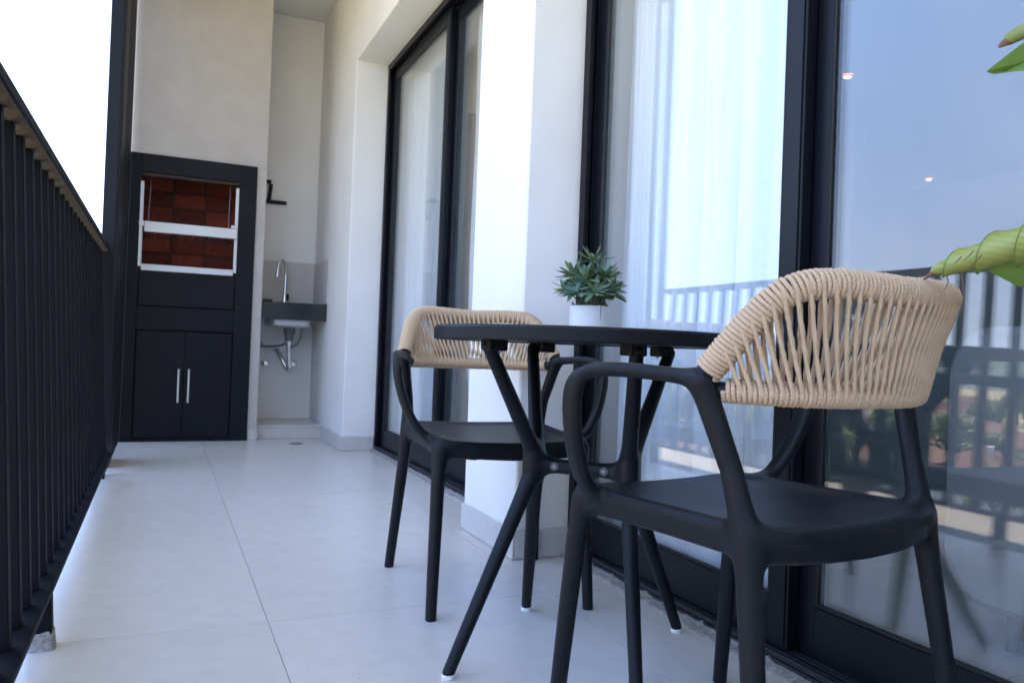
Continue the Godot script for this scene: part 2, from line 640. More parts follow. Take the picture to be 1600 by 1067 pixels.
# ---------------------------------------------------------------- walls, ceiling, hood
func build_walls() -> void:
	var c := struct("ceiling")
	put("ceiling_slab", boxm(Vector3(-0.44, 3.25, -6.6), Vector3(1.6, 3.5, 2.6), 0.004), M.ceiling, c)
	var w := thing("side_wall", "white painted wall between the sink niche and the far sliding door", "wall")
	put("wall_body", boxm(Vector3(1.09, 0, -6.6), Vector3(1.5, 3.248, -5.10), 0.005), M.paint, w)
	skirting(w, Vector3(1.078, 0.001, -5.785), Vector3(1.0895, 0.095, -5.0885))
	skirting(w, Vector3(1.0897, 0.001, -5.0995), Vector3(1.297, 0.0947, -5.0885))
	put("splash_tile", boxm(Vector3(1.081, 0.978, -6.325), Vector3(1.0896, 1.31, -5.752), 0.001), M.skirt, w)
	w = thing("lintel", "white painted lintel above the far sliding door", "lintel")
	put("lintel_body", boxm(Vector3(1.0905, 2.55, -5.099), Vector3(1.40, 3.247, -2.871), 0.005), M.paint, w)
	w = thing("pillar", "white painted square pillar between the two sliding doors", "pillar")
	put("pillar_body", boxm(Vector3(1.10, 0, -2.87), Vector3(1.5, 3.248, -2.39), 0.006), M.paint, w)
	skirting(w, Vector3(1.088, 0.001, -2.87), Vector3(1.0996, 0.098, -2.378))
	skirting(w, Vector3(1.0998, 0.001, -2.3896), Vector3(1.318, 0.0977, -2.378))
	w = thing("lintel", "white painted lintel above the near sliding door, out of view", "lintel")
	put("lintel_body", boxm(Vector3(1.30, 2.55, -2.389), Vector3(1.40, 3.247, -0.35), 0.005), M.paint, w)
	w = thing("end_wall", "white painted wall beside the near sliding door, behind the viewer", "wall")
	put("wall_body", boxm(Vector3(1.30, 0, -0.349), Vector3(1.5, 3.247, 2.5), 0.005), M.paint, w)
	w = thing("added_wall", "white wall added unseen behind the viewer to dim the pillar face", "wall")
	put("wall_body", boxm(Vector3(-0.26, 0, 2.1), Vector3(1.298, 3.247, 2.25), 0.005), M.paint, w)  # unseen wall, added to cut the light on the pillar's near face
	w = thing("niche_wall", "cream painted back wall of the sink niche with a tiled splashback", "wall")
	put("wall_body", boxm(Vector3(0.63, 0, -6.5), Vector3(1.089, 3.247, -6.335), 0.004), M.paint, w)
	put("splash_tile", boxm(Vector3(0.632, 0.978, -6.334), Vector3(1.080, 1.32, -6.326), 0.001), M.skirt, w)
	w = thing("niche_step", "low tiled step on the floor below the sink", "step")
	put("tread_tile", boxm(Vector3(0.632, 0.083, -6.334), Vector3(1.0885, 0.095, -5.79), 0.002), M.tile, w)
	put("riser_tile", boxm(Vector3(0.632, 0.001, -6.3), Vector3(1.0885, 0.082, -5.796), 0.002), M.skirt, w)
	w = thing("chimney_breast", "grey plastered chimney breast above the black barbecue front", "chimney")
	put("breast", boxm(Vector3(-0.234, 1.895, -6.5), Vector3(0.625, 3.248, -5.722), 0.004), M.plaster, w)
	put("cheek", boxm(Vector3(0.555, 0, -6.5), Vector3(0.625, 1.8945, -5.7222), 0.003), M.plaster, w)
	put("skirting_tile", boxm(Vector3(0.567, 0.001, -5.7215), Vector3(0.628, 0.08, -5.710), 0.002), M.skirt, w)
	w = thing("side_panel", "tall black slatted side panel between the railing and the barbecue", "panel")
	put("slat", boxm(Vector3(-0.286, 0, -4.290), Vector3(-0.228, 3.05, -4.262), 0.003), M.black_steel, w)
	put("slat", boxm(Vector3(-0.250, 0, -4.402), Vector3(-0.235, 3.05, -4.348), 0.003), M.black_steel, w)
	put("slat", boxm(Vector3(-0.250, 0, -4.527), Vector3(-0.235, 3.05, -4.500), 0.003), M.black_steel, w)
	put("solid_panel", boxm(Vector3(-0.250, 0, -4.95), Vector3(-0.2342, 3.05, -4.595), 0.003), M.black_steel, w)
	for i in 7:
		put("slat", boxm(Vector3(-0.250, 0, -5.055 - i * 0.105), Vector3(-0.235, 3.05, -5.005 - i * 0.105), 0.003), M.black_steel, w)
	put("rear_panel", boxm(Vector3(-0.250, 0, -6.5), Vector3(-0.2342, 3.05, -5.725), 0.003), M.black_steel, w)
	put("header", boxm(Vector3(-0.292, 3.051, -6.5), Vector3(-0.225, 3.249, -4.255), 0.003), M.black_steel, w)
	var dr := thing("floor_drain", "small metal floor drain in the tiles before the sink", "drain", Vector3(0.865, 0.0005, -5.51))
	put("rim", lathem([Vector2(0.046, 0.0), Vector2(0.05, 0.001), Vector2(0.052, 0.0)], 28), M.galvanised, dr)
	put("grid", lathem([Vector2(0.0, 0.0006), Vector2(0.0455, 0.0006)].duplicate(), 28), M.mark, dr)

# ---------------------------------------------------------------- the room behind the glass
func build_room() -> void:
	var r := struct("room_floor")
	put("floor_slab", boxm(Vector3(1.502, -0.2, -7.2), Vector3(9.0, -0.012, 2.5), 0.0), M.grout, r)
	for i in 9:
		for j in 6:
			put("tile", boxm(Vector3(1.503 + i * 0.815, -0.011, -4.42 + j * 0.815), Vector3(1.5 + (i + 1) * 0.815, -0.001, -4.42 + (j + 1) * 0.815 - 0.003), 0.001), M.tile, r)
	r = struct("room_walls")
	put("back_wall", boxm(Vector3(9.0, -0.2, -7.2), Vector3(9.2, 3.2, 2.5), 0.0), M.room_wall, r)
	put("far_wall", boxm(Vector3(1.502, -0.2, -7.4), Vector3(9.0, 3.2, -7.2), 0.0), M.room_wall, r)
	put("near_wall", boxm(Vector3(1.502, -0.2, 2.5), Vector3(9.0, 3.2, 2.7), 0.0), M.room_wall, r)
	put("partition", boxm(Vector3(5.4, 0.0, -7.2), Vector3(5.55, 2.99, -5.0), 0.0), M.room_wall, r)
	r = struct("room_ceiling")
	put("ceiling_slab", boxm(Vector3(1.502, 3.0, -7.2), Vector3(9.0, 3.2, 2.5), 0.0), M.room_ceiling, r)
	put("ceiling_band", boxm(Vector3(1.503, 2.7, -2.2), Vector3(9.0, 2.998, -1.2), 0.0), M.room_ceiling, r)
	put("ceiling_band", boxm(Vector3(3.3, 2.62, -7.1), Vector3(3.9, 2.997, -2.21), 0.0), M.room_ceiling, r)
	var spots := [[Vector3(4.94, 2.995, -4.67), "small warm ceiling light seen nearest the window mullion"], [Vector3(8.56, 2.995, -6.76), "small warm ceiling light deepest in the room"]]
	for sp in spots:
		var t := thing("ceiling_light", sp[1], "ceiling light", sp[0], 0.0, "downlights in the room ceiling")
		put("bezel", lathem([Vector2(0.027, -0.006), Vector2(0.036, -0.010), Vector2(0.042, 0.0)], 20), M.glide, t)
		put("bulb", lathem([Vector2(0.0, -0.016), Vector2(0.022, -0.015), Vector2(0.026, -0.006)], 20), M.lamp, t)
		var l := SpotLight3D.new()
		l.name = "light"
		l.position = Vector3(0, -0.03, 0)
		l.rotation_degrees.x = -90
		l.light_energy = 0.05
		l.light_color = Color(1.0, 0.78, 0.55)
		l.light_size = 0.04
		l.spot_angle = 50
		l.spot_range = 20.0
		l.spot_attenuation = 2.0
		l.shadow_enabled = true
		t.add_child(l)
	var so := thing("sofa", "low dark grey sofa deep in the room behind the right pane", "sofa", Vector3(4.2, 0, -3.3))
	put("base", boxm(Vector3(-0.4, 0.06, -1.1), Vector3(0.5, 0.26, 1.1), 0.02), M.sofa, so)
	put("seat_cushion", boxm(Vector3(-0.4, 0.265, -1.08), Vector3(0.3, 0.42, -0.01), 0.04), M.sofa, so)
	put("seat_cushion", boxm(Vector3(-0.4, 0.265, 0.0), Vector3(0.3, 0.42, 1.08), 0.04), M.sofa, so)
	put("backrest", boxm(Vector3(0.3, 0.265, -1.1), Vector3(0.52, 0.82, 1.1), 0.05), M.sofa, so)
	for k in [[-0.35, -1.0], [-0.35, 1.0], [0.45, -1.0], [0.45, 1.0]]:
		put("leg", boxm(Vector3(k[0] - 0.02, 0, k[1] - 0.02), Vector3(k[0] + 0.02, 0.06, k[1] + 0.02), 0.003), M.room_dark, so)
	# pale upholstered armchair standing close behind the right pane
	var ar := thing("armchair", "pale grey armchair with rounded back behind the right pane", "armchair", Vector3(1.86, 0, -1.05))
	put("backrest", rounded_panel(0.64, 0.12, 0.80, 0.12, 0.10), M.pale_fabric, ar)
	put("seat", boxm(Vector3(0.06, 0.14, -0.28), Vector3(0.62, 0.42, 0.28), 0.05), M.pale_fabric, ar)
	for k in [[0.1, -0.22], [0.1, 0.22], [0.55, -0.22], [0.55, 0.22]]:
		put("leg", tubem([Vector3(k[0], 0, k[1]), Vector3(k[0], 0.14, k[1])], 0.015, 0.02, 10), M.room_dark, ar)

# upright rounded slab in the y-z plane, w wide, from y0 to y1
func rounded_panel(w: float, y0: float, y1: float, r: float, thick: float) -> Mesh:
	var ring := []
	for q in [[1, 1, 0], [-1, 1, 1], [-1, -1, 2], [1, -1, 3]]:
		for k in 7:
			var a: float = PI / 2.0 * (float(k) / 6.0 + q[2])
			ring.append(Vector2(q[0] * (w / 2 - r) + r * cos(a), (y1 - r if q[1] > 0 else y0 + r) + r * sin(a)))
	var s := ST()
	var n := ring.size()
	var mid := Vector2(0, (y0 + y1) / 2)
	for i in n:
		var a: Vector2 = ring[i]
		var b: Vector2 = ring[(i + 1) % n]
		var ai := mid + (a - mid) * 0.94
		var bi := mid + (b - mid) * 0.94
		for sg in [-1.0, 1.0]:
			var x0: float = sg * thick / 2
			var x1: float = sg * thick * 0.25
			var o := Vector3(0, a.y - mid.y, a.x)
			tri(s, Vector3(x0, mid.y, 0), Vector3(x0, ai.y, ai.x), Vector3(x0, bi.y, bi.x), Vector3(sg, 0, 0))
			quad(s, Vector3(x0, ai.y, ai.x), Vector3(x0, bi.y, bi.x), Vector3(x1, b.y, b.x), Vector3(x1, a.y, a.x), o.normalized() + Vector3(sg, 0, 0))
		quad(s, Vector3(-thick * 0.25, a.y, a.x), Vector3(-thick * 0.25, b.y, b.x), Vector3(thick * 0.25, b.y, b.x), Vector3(thick * 0.25, a.y, a.x), Vector3(0, a.y - mid.y, a.x))
	return s.commit()

# ---------------------------------------------------------------- what the panes mirror: the town below
func build_outside() -> void:
	var g := struct("ground")
	var s := ST()
	quad(s, Vector3(-4000, -15, -4000), Vector3(4000, -15, -4000), Vector3(4000, -15, 4000), Vector3(-4000, -15, 4000), Vector3.UP)
	put("terrain", s.commit(), M.ground, g)
	var hl := struct("hills")
	var f := FastNoiseLite.new()
	f.seed = 5
	f.frequency = 0.9
	s = ST()
	var n := 140
	var prev := []
	for i in n + 1:
		var az := deg_to_rad(-100.0 + 200.0 * i / n)
		var dist := 900.0
		var base := 1.5 + 1.0 * smoothstep(-0.1, 0.5, az)
		var h := 15.0 + dist * tan(deg_to_rad(base * 0.5 + 0.35 * f.get_noise_1d(az * 8.0) + 0.12 * f.get_noise_1d(az * 70.0)))
		var d := Vector3(-cos(az), 0, -sin(az))
		var col := []
		for k in 4:
			var t := float(k) / 3.0
			col.append(d * (dist - 260.0 * (1.0 - t)) + Vector3(0, -15.2 + h * t * t * (3.0 - 2.0 * t) , 0))
		col.append(d * (dist + 300.0) + Vector3(0, -15.2, 0))
		if i > 0:
			for k in 4:
				quad(s, prev[k], col[k], col[k + 1], prev[k + 1], Vector3.UP)
		prev = col
	put("ridge", s.commit(), M.hills, hl)
	var roofs := ["bright orange", "dull red", "pale salmon"]
	var spots := []
	var tones := ["orange", "brown-red", "salmon"]
	var rows := ["nearest the balcony", "in the second row below", "in the third row below", "in the fourth row below", "below the ridge"]
	for r in 5:
		var d := [96.0, 128.0, 165.0, 205.0, 255.0][r] as float
		for i in 6:
			var az := deg_to_rad(26.0 + 7.4 * i + 3.0 * (r % 2) + rng.randf_range(-1.5, 1.5))
			var dd := d * rng.randf_range(0.94, 1.06)
			var p := Vector3(-dd * sin(az), -15, -dd * cos(az))
			spots.append([p.x, p.z])
			var k := rng.randi() % 3
			var at_word: String = ["at its left end", "second from the left", "third from the left", "third from the right", "second from the right", "at its right end"][i]
			house(p, rng.randf_range(8.0, 12.5), rng.randf_range(6.5, 8.5), rng.randf_range(3.2, 5.6), k, rng.randf_range(-0.5, 0.5), "white house with %s tiled roof, %s, %s" % [tones[k], rows[r], at_word])
	# trees
	var crown := tree_crown(1)
	var trunk_s := ST()
	tube(trunk_s, PackedVector3Array([Vector3(0, 0, 0), Vector3(0.1, 1.6, 0), Vector3(0, 3.2, 0.1)]), 0.28, 0.16, 8)
	for k in 5:
		var a := TAU * k / 5.0
		tube(trunk_s, PackedVector3Array([Vector3(0, 2.6, 0), Vector3(cos(a) * 0.9, 3.8, sin(a) * 0.9), Vector3(cos(a) * 1.6, 5.2, sin(a) * 1.6)]), 0.13, 0.04, 6)
	var trunk := trunk_s.commit()
	for i in 130:
		var az := deg_to_rad(rng.randf_range(20, 70))
		var d := 80.0 + 230.0 * pow(float(i) / 130.0, 1.3) + rng.randf_range(-4.0, 4.0)
		var p := Vector3(-d * sin(az), -15, -d * cos(az))
		var clear := true
		for q in spots:
			if Vector2(p.x - q[0], p.z - q[1]).length() < 7.5:
				clear = false
		if not clear:
			p += Vector3(-d * sin(az), 0, -d * cos(az)).normalized() * 10.0
		var t := thing("tree", "leafy green tree among the houses below the balcony", "tree", p, rng.randf() * TAU, "trees in the town below")
		var sc := rng.randf_range(0.95, 1.7) if d < 150.0 else rng.randf_range(0.8, 1.5)
		t.scale = Vector3(sc, sc * rng.randf_range(0.85, 1.1), sc)
		put("trunk", trunk, M.trunk, t)
		put("crown", crown, M["crown%d" % (i % 3)], t)

func tree_crown(sd: int) -> Mesh:
	var rr := RandomNumberGenerator.new()
	rr.seed = sd
	var s := ST()
	var blobs := []
	for i in 13:
		var a := rr.randf() * TAU
		var r := sqrt(rr.randf()) * 2.1
		blobs.append([Vector3(cos(a) * r, rr.randf_range(3.6, 6.8) - r * 0.35, sin(a) * r), rr.randf_range(0.8, 1.35)])
	for i in 1500:
		var b = blobs[i % blobs.size()]
		var v := Vector3(rr.randfn(), rr.randfn(), rr.randfn()).normalized()
		var p: Vector3 = b[0] + v * b[1] * pow(rr.randf(), 0.35)
		var n := (v + Vector3(rr.randfn(), rr.randfn(), rr.randfn()) * 0.5).normalized()
		var u := n.cross(Vector3(rr.randfn(), rr.randfn(), rr.randfn())).normalized()
		var w := n.cross(u)
		var l := rr.randf_range(0.16, 0.34)
		quad(s, p - u * l, p + w * l * 0.6, p + u * l, p - w * l * 0.6, n)
	return s.commit()

func house(at: Vector3, w: float, d: float, h: float, kind: int, turn: float, label: String) -> void:
	var t := thing("house", label, "house", at, turn, "houses in the town below")
	put("wall", boxm(Vector3(-w / 2, 0, -d / 2), Vector3(w / 2, h, d / 2), 0.05), M.house_wall, t)
	var s := ST()
	var e := 0.6
	var a := Vector3(-w / 2 - e, h, -d / 2 - e)
	var b := Vector3(w / 2 + e, h, -d / 2 - e)
	var c := Vector3(w / 2 + e, h, d / 2 + e)
	var dd := Vector3(-w / 2 - e, h, d / 2 + e)
	var r0 := Vector3(-w / 2 + d * 0.42, h + d * 0.26, 0)
	var r1 := Vector3(w / 2 - d * 0.42, h + d * 0.26, 0)
	quad(s, a, b, r1, r0, Vector3(0, 1, -1))
	quad(s, dd, c, r1, r0, Vector3(0, 1, 1))
	tri(s, a, dd, r0, Vector3(-1, 1, 0))
	tri(s, b, c, r1, Vector3(1, 1, 0))
	quad(s, a, b, c, dd, Vector3.DOWN)
	var rf := put("roof", s.commit(), M["roof%d" % kind], t)
	put("chimney", boxm(Vector3(w * 0.12, h + 0.6, d * 0.1), Vector3(w * 0.12 + 0.7, h + d * 0.3, d * 0.1 + 0.7), 0.03), M.house_wall, rf)
	for side in [-1.0, 1.0]:
		for k in 3:
			var x := -w * 0.32 + k * w * 0.32
			put("window", boxm(Vector3(x - 0.6, 1.2, side * d / 2 - 0.06), Vector3(x + 0.6, 2.5, side * d / 2 + 0.06), 0.02), M.house_window, t)
		put("window", boxm(Vector3(side * w / 2 - 0.06, 1.2, -0.7), Vector3(side * w / 2 + 0.06, 2.5, 0.7), 0.02), M.house_window, t)

# ---------------------------------------------------------------- barbecue
func build_grill() -> void:
	var z := -5.72
	var t := thing("barbecue", "built-in black barbecue with brick firebox and cupboard below", "barbecue", Vector3(0, 0, z))
	var s := ST()
	var zf := 0.012
	# front plate round the openings
	box(s, Vector3(-0.233, 0.0, -0.02), Vector3(-0.162, 1.9, zf), 0.002)
	box(s, Vector3(0.445, 0.0, -0.02), Vector3(0.561, 1.9, zf), 0.002)
	box(s, Vector3(-0.1615, 1.778, -0.02), Vector3(0.4445, 1.9, zf), 0.002)
	box(s, Vector3(-0.1615, 0.742, -0.02), Vector3(0.4445, 0.895, zf), 0.002)
	box(s, Vector3(-0.1615, 0.0, -0.02), Vector3(0.4445, 0.022, zf), 0.002)
	put("front_frame", s.commit(), M.black_steel, t)
	put("ash_panel", boxm(Vector3(-0.156, 0.901, -0.02), Vector3(0.439, 1.128, zf - 0.004), 0.002), M.black_steel, t)
	put("top_trim", boxm(Vector3(-0.160, 1.757, -0.03), Vector3(0.443, 1.776, 0.004), 0.001), M.dull_brown, t)
	for k in 2:
		var x0 := -0.156 if k == 0 else 0.1425
		var d := put("door", boxm(Vector3(x0, 0.027, -0.02), Vector3(x0 + 0.2955, 0.735, zf - 0.003), 0.002), M.black_steel, t)
		var hx := 0.109 if k == 0 else 0.172
		var hs := ST()
		tube(hs, PackedVector3Array([Vector3(hx, 0.262, 0.04), Vector3(hx, 0.486, 0.04)]), 0.0065, 0.0065, 12)
		for y in [0.29, 0.458]:
			tube(hs, PackedVector3Array([Vector3(hx, y, 0.006), Vector3(hx, y, 0.04)]), 0.004, 0.004, 8)
		put("handle", hs.commit(), M.aluminium, d)
	s = ST()
	box(s, Vector3(-0.22, 0.0, -0.62), Vector3(0.545, 0.94, -0.04), 0.0)
	box(s, Vector3(-0.232, 0.941, -0.66), Vector3(-0.226, 1.89, -0.021), 0.0)
	box(s, Vector3(0.515, 0.941, -0.66), Vector3(0.55, 1.89, -0.021), 0.0)
	box(s, Vector3(-0.225, 0.941, -0.66), Vector3(0.514, 1.89, -0.625), 0.0)
	put("carcass", s.commit(), M.black_steel, t)
	# firebox of red firebricks
	var fb := put("firebox", boxm(Vector3(-0.21, 0.95, -0.62), Vector3(0.50, 1.9, -0.56), 0.0), M.mortar, t)
	var core := ST()
	box(core, Vector3(-0.225, 1.0, -0.56), Vector3(-0.190, 1.89, -0.02), 0.0)
	box(core, Vector3(0.475, 1.0, -0.56), Vector3(0.51, 1.89, -0.02), 0.0)
	box(core, Vector3(-0.19, 1.86, -0.56), Vector3(0.475, 1.89, -0.02), 0.0)
	box(core, Vector3(-0.19, 1.05, -0.56), Vector3(0.475, 1.10, -0.02), 0.0)
	put("lining", core.commit(), M.mortar, t)
	var bw := 0.218
	for i in 3:
		for j in 7:
			var x0 := -0.184 + i * (bw + 0.008) - 0.004
			var y0 := 1.085 + j * 0.112
			put("brick", boxm(Vector3(x0, y0, -0.562), Vector3(x0 + bw, y0 + 0.104, -0.552 + 0.003 * ((i * 3 + j) % 3)), 0.003), M["brick%d" % ((i * 5 + j * 3 + (2 if i == 1 else 0)) % 4)], fb)
	for sd in 2:
		for i in 2:
			for j in 7:
				var z0 := -0.545 + i * 0.232
				var y0 := 1.085 + j * 0.112
				var xx := -0.192 if sd == 0 else 0.467
				put("brick", boxm(Vector3(xx, y0, z0), Vector3(xx + 0.010, y0 + 0.104, z0 + 0.224), 0.003), M["brick%d" % ((i + j * 3 + sd) % 4)], fb)
	# aluminium grill frame in the opening
	var gr := put("grill_frame", boxm(Vector3(-0.166, 1.155, 0.002), Vector3(-0.146, 1.715, 0.022), 0.002), M.aluminium, t)
	put("upright", boxm(Vector3(0.425, 1.150, 0.002), Vector3(0.445, 1.735, 0.022), 0.002), M.aluminium, gr)
	put("lower_bar", boxm(Vector3(-0.145, 1.130, 0.003), Vector3(0.424, 1.172, 0.026), 0.002), M.aluminium, gr)
	put("tray_front", boxm(Vector3(-0.135, 1.382, 0.02), Vector3(0.440, 1.452, 0.045), 0.003), M.aluminium, gr)
	put("bracket", boxm(Vector3(-0.168, 1.418, 0.0225), Vector3(-0.136, 1.452, 0.040), 0.002), M.aluminium, gr)
	put("bracket", boxm(Vector3(0.4, 1.453, 0.022), Vector3(0.428, 1.475, 0.040), 0.002), M.aluminium, gr)
	var rods := ST()
	for k in 12:
		var x := -0.12 + k * 0.048
		tube(rods, PackedVector3Array([Vector3(x, 1.392, 0.02), Vector3(x, 1.392, -0.5)]), 0.004, 0.004, 6)
	put("grate", rods.commit(), M.galvanised, gr)
	for x in [-0.115, 0.385]:
		put("chain", tubem([Vector3(x, 1.45, 0.0), Vector3(x + 0.01, 1.85, -0.08)], 0.0025, 0.0025, 6), M.galvanised, gr)

# ---------------------------------------------------------------- sink
func build_sink() -> void:
	var t := thing("sink", "small steel sink under a black granite counter in the niche", "sink", Vector3(0.63, 0, -5.78))
	put("counter_front", boxm(Vector3(0.002, 0.852, -0.02), Vector3(0.4585, 0.976, 0.0), 0.003), M.granite, t)
	var s := ST()
	box(s, Vector3(0.002, 0.955, -0.552), Vector3(0.06, 0.975, -0.0205), 0.001)
	box(s, Vector3(0.40, 0.955, -0.552), Vector3(0.4585, 0.975, -0.0205), 0.001)
	box(s, Vector3(0.0605, 0.955, -0.552), Vector3(0.3995, 0.975, -0.43), 0.001)
	box(s, Vector3(0.0605, 0.955, -0.10), Vector3(0.3995, 0.975, -0.0205), 0.001)
	put("counter_top", s.commit(), M.granite, t)
	put("soap_dish", boxm(Vector3(0.01, 0.977, -0.09), Vector3(0.08, 0.995, -0.03), 0.008), M.granite, t)
	# basin: rounded bowl hanging below the counter
	s = ST()
	var rings := []
	for lv in [[0.955, 1.0], [0.84, 0.99], [0.815, 0.955], [0.803, 0.88], [0.80, 0.6], [0.798, 0.12]]:
		var ring := []
		for k in 36:
			var a := TAU * k / 36.0
			var c := Vector2(signf(cos(a)) * pow(absf(cos(a)), 0.45), signf(sin(a)) * pow(absf(sin(a)), 0.45))
			ring.append(Vector3(0.225 + c.x * 0.165 * lv[1], lv[0], -0.26 + c.y * 0.165 * lv[1]))
		rings.append(ring)
	for i in rings.size() - 1:
		for k in 36:
			var mid := Vector3(0.225, 0.9, -0.26)
			quad(s, rings[i][k], rings[i][(k + 1) % 36], rings[i + 1][(k + 1) % 36], rings[i + 1][k], (rings[i][k] + rings[i + 1][k]) / 2 - mid)
	put("basin", s.commit(), M.steel, t)
	# waste and trap
	s = ST()
	lathe(s, [Vector2(0.014, 0.70), Vector2(0.03, 0.705), Vector2(0.035, 0.755), Vector2(0.042, 0.76), Vector2(0.042, 0.797)], 20, Vector3(0.235, 0, -0.26))
	put("waste", s.commit(), M.mark, t)
	s = ST()
	tube(s, smooth([Vector3(0.235, 0.71, -0.26), Vector3(0.237, 0.62, -0.26), Vector3(0.245, 0.53, -0.265), Vector3(0.248, 0.49, -0.275), Vector3(0.23, 0.50, -0.30), Vector3(0.19, 0.58, -0.34), Vector3(0.165, 0.63, -0.40), Vector3(0.165, 0.63, -0.55)]), 0.017, 0.017, 14)
	lathe(s, [Vector2(0.018, -0.02), Vector2(0.024, -0.018), Vector2(0.024, 0.018), Vector2(0.018, 0.02)], 16, Vector3(0.236, 0.68, -0.26))
	lathe(s, [Vector2(0.018, -0.018), Vector2(0.023, -0.016), Vector2(0.023, 0.016), Vector2(0.018, 0.018)], 16, Vector3(0.245, 0.545, -0.263))
	put("trap", s.commit(), M.chrome, t)
	put("hose", tubem(Array(smooth([Vector3(0.33, 0.81, -0.3), Vector3(0.335, 0.74, -0.34), Vector3(0.325, 0.68, -0.45), Vector3(0.30, 0.66, -0.545)])), 0.007, 0.007, 8), M.galvanised, t)
	put("hose_nut", tubem([Vector3(0.30, 0.66, -0.53), Vector3(0.29, 0.655, -0.553)], 0.014, 0.016, 12), M.chrome, t)
	put("overflow_pipe", tubem(Array(smooth([Vector3(0.05, 0.66, -0.5), Vector3(0.1, 0.655, -0.45), Vector3(0.19, 0.665, -0.34), Vector3(0.23, 0.70, -0.27)])), 0.008, 0.008, 8), M.galvanised, t)
	put("coupling", boxm(Vector3(0.035, 0.645, -0.53), Vector3(0.075, 0.685, -0.48), 0.006), M.galvanised, t)
	# gooseneck tap
	var tap := thing("tap", "chrome gooseneck tap standing on the black counter", "tap", Vector3(0.845, 0.976, -6.22))
	s = ST()
	tube(s, smooth([Vector3(0, 0.03, 0), Vector3(0.002, 0.15, 0), Vector3(0.003, 0.24, 0), Vector3(-0.004, 0.30, 0.01), Vector3(-0.025, 0.335, 0.03), Vector3(-0.052, 0.325, 0.06), Vector3(-0.066, 0.28, 0.075), Vector3(-0.07, 0.235, 0.08)], 8), 0.0105, 0.0105, 14)
	put("spout", s.commit(), M.chrome, tap)
	put("nozzle", tubem([Vector3(-0.0695, 0.245, 0.0795), Vector3(-0.071, 0.205, 0.081)], 0.013, 0.014, 14), M.chrome, tap)
	put("base", lathem([Vector2(0.026, 0.0), Vector2(0.024, 0.012), Vector2(0.018, 0.02), Vector2(0.017, 0.075), Vector2(0.011, 0.085)], 20), M.chrome, tap)
	put("lever", boxm(Vector3(0.014, 0.035, -0.008), Vector3(0.032, 0.085, 0.008), 0.003), M.black_steel, tap)
	# two stop valves
	var vp := [[0.737, "chrome stop valve on the niche wall, the one nearer the barbecue"], [0.942, "chrome stop valve on the niche wall, right below the trap"]]
	for v in vp:
		var va := thing("stop_valve", v[1], "valve", Vector3(v[0], 0.52, -6.334), 0.0, "valves under the sink")
		var b := Basis(Vector3(1, 0, 0), Vector3(0, 0, 1), Vector3(0, -1, 0))
		s = ST()
		lathe(s, [Vector2(0.034, 0.0), Vector2(0.034, 0.004), Vector2(0.026, 0.014), Vector2(0.012, 0.018), Vector2(0.012, 0.03)], 22, Vector3.ZERO, b)
		put("flange", s.commit(), M.chrome, va)
		s = ST()
		lathe(s, [Vector2(0.012, 0.03), Vector2(0.019, 0.032), Vector2(0.021, 0.055), Vector2(0.016, 0.064), Vector2(0.0, 0.066)], 14, Vector3.ZERO, b)
		put("knob", s.commit(), M.chrome, va)
	var br := thing("wall_bracket", "black stepped metal bracket fixed high on the niche wall", "bracket", Vector3(0.69, 1.79, -6.334))
	s = ST()
	box(s, Vector3(-0.055, 0.122, 0.0), Vector3(0.034, 0.150, 0.026), 0.002)
	box(s, Vector3(0.004, -0.004, 0.0005), Vector3(0.0325, 0.1215, 0.0255), 0.002, Transform3D(Basis(Vector3(0, 0, 1), -0.1), Vector3(0.004, 0, 0)))
	put("upper_bar", s.commit(), M.black_steel, br)
	put("lower_bar", boxm(Vector3(0.000, -0.031, 0.0), Vector3(0.155, -0.004, 0.026), 0.002), M.black_steel, br)

# ---------------------------------------------------------------- sliding doors
func sash(parent: Node, called: String, x: float, z0: float, z1: float) -> void:
	# a door leaf from z0 (far) to z1 (near), outer face at x
	var s := ST()
	var w := 0.062
	var d := 0.034
	var y0 := 0.032
	var y1 := 2.50
	box(s, Vector3(x, y0, z0), Vector3(x + d, y1, z0 + w), 0.003)
	box(s, Vector3(x, y0, z1 - w), Vector3(x + d, y1, z1), 0.003)
	box(s, Vector3(x + 0.0005, y0, z0 + w + 0.0005), Vector3(x + d - 0.0005, 0.145, z1 - w - 0.0005), 0.003)
	box(s, Vector3(x + 0.0005, y1 - 0.07, z0 + w + 0.0005), Vector3(x + d - 0.0005, y1, z1 - w - 0.0005), 0.003)
	var o := put(called, s.commit(), M.frame, parent)
	for k in 2:
		var gx := x + 0.008 + 0.012 * k
		put("pane", boxm(Vector3(gx, 0.14, z0 + w - 0.006), Vector3(gx + 0.005, y1 - 0.065, z1 - w + 0.006), 0.0), M.glass, o)
	s = ST()
	box(s, Vector3(x + 0.002, 0.1455, z0 + w + 0.0005), Vector3(x + 0.0075, 0.152, z1 - w - 0.0005), 0.001)
	box(s, Vector3(x + 0.002, 0.1525, z0 + w + 0.0002), Vector3(x + 0.0075, y1 - 0.0705, z0 + w + 0.006), 0.001)
	box(s, Vector3(x + 0.002, 0.1525, z1 - w - 0.006), Vector3(x + 0.0075, y1 - 0.0705, z1 - w - 0.0002), 0.001)
	put("gasket", s.commit(), M.gasket, o)
	put("rib", boxm(Vector3(x - 0.004, y0 + 0.01, z1 - 0.014), Vector3(x - 0.0004, y1 - 0.01, z1 - 0.006), 0.001), M.frame, o)

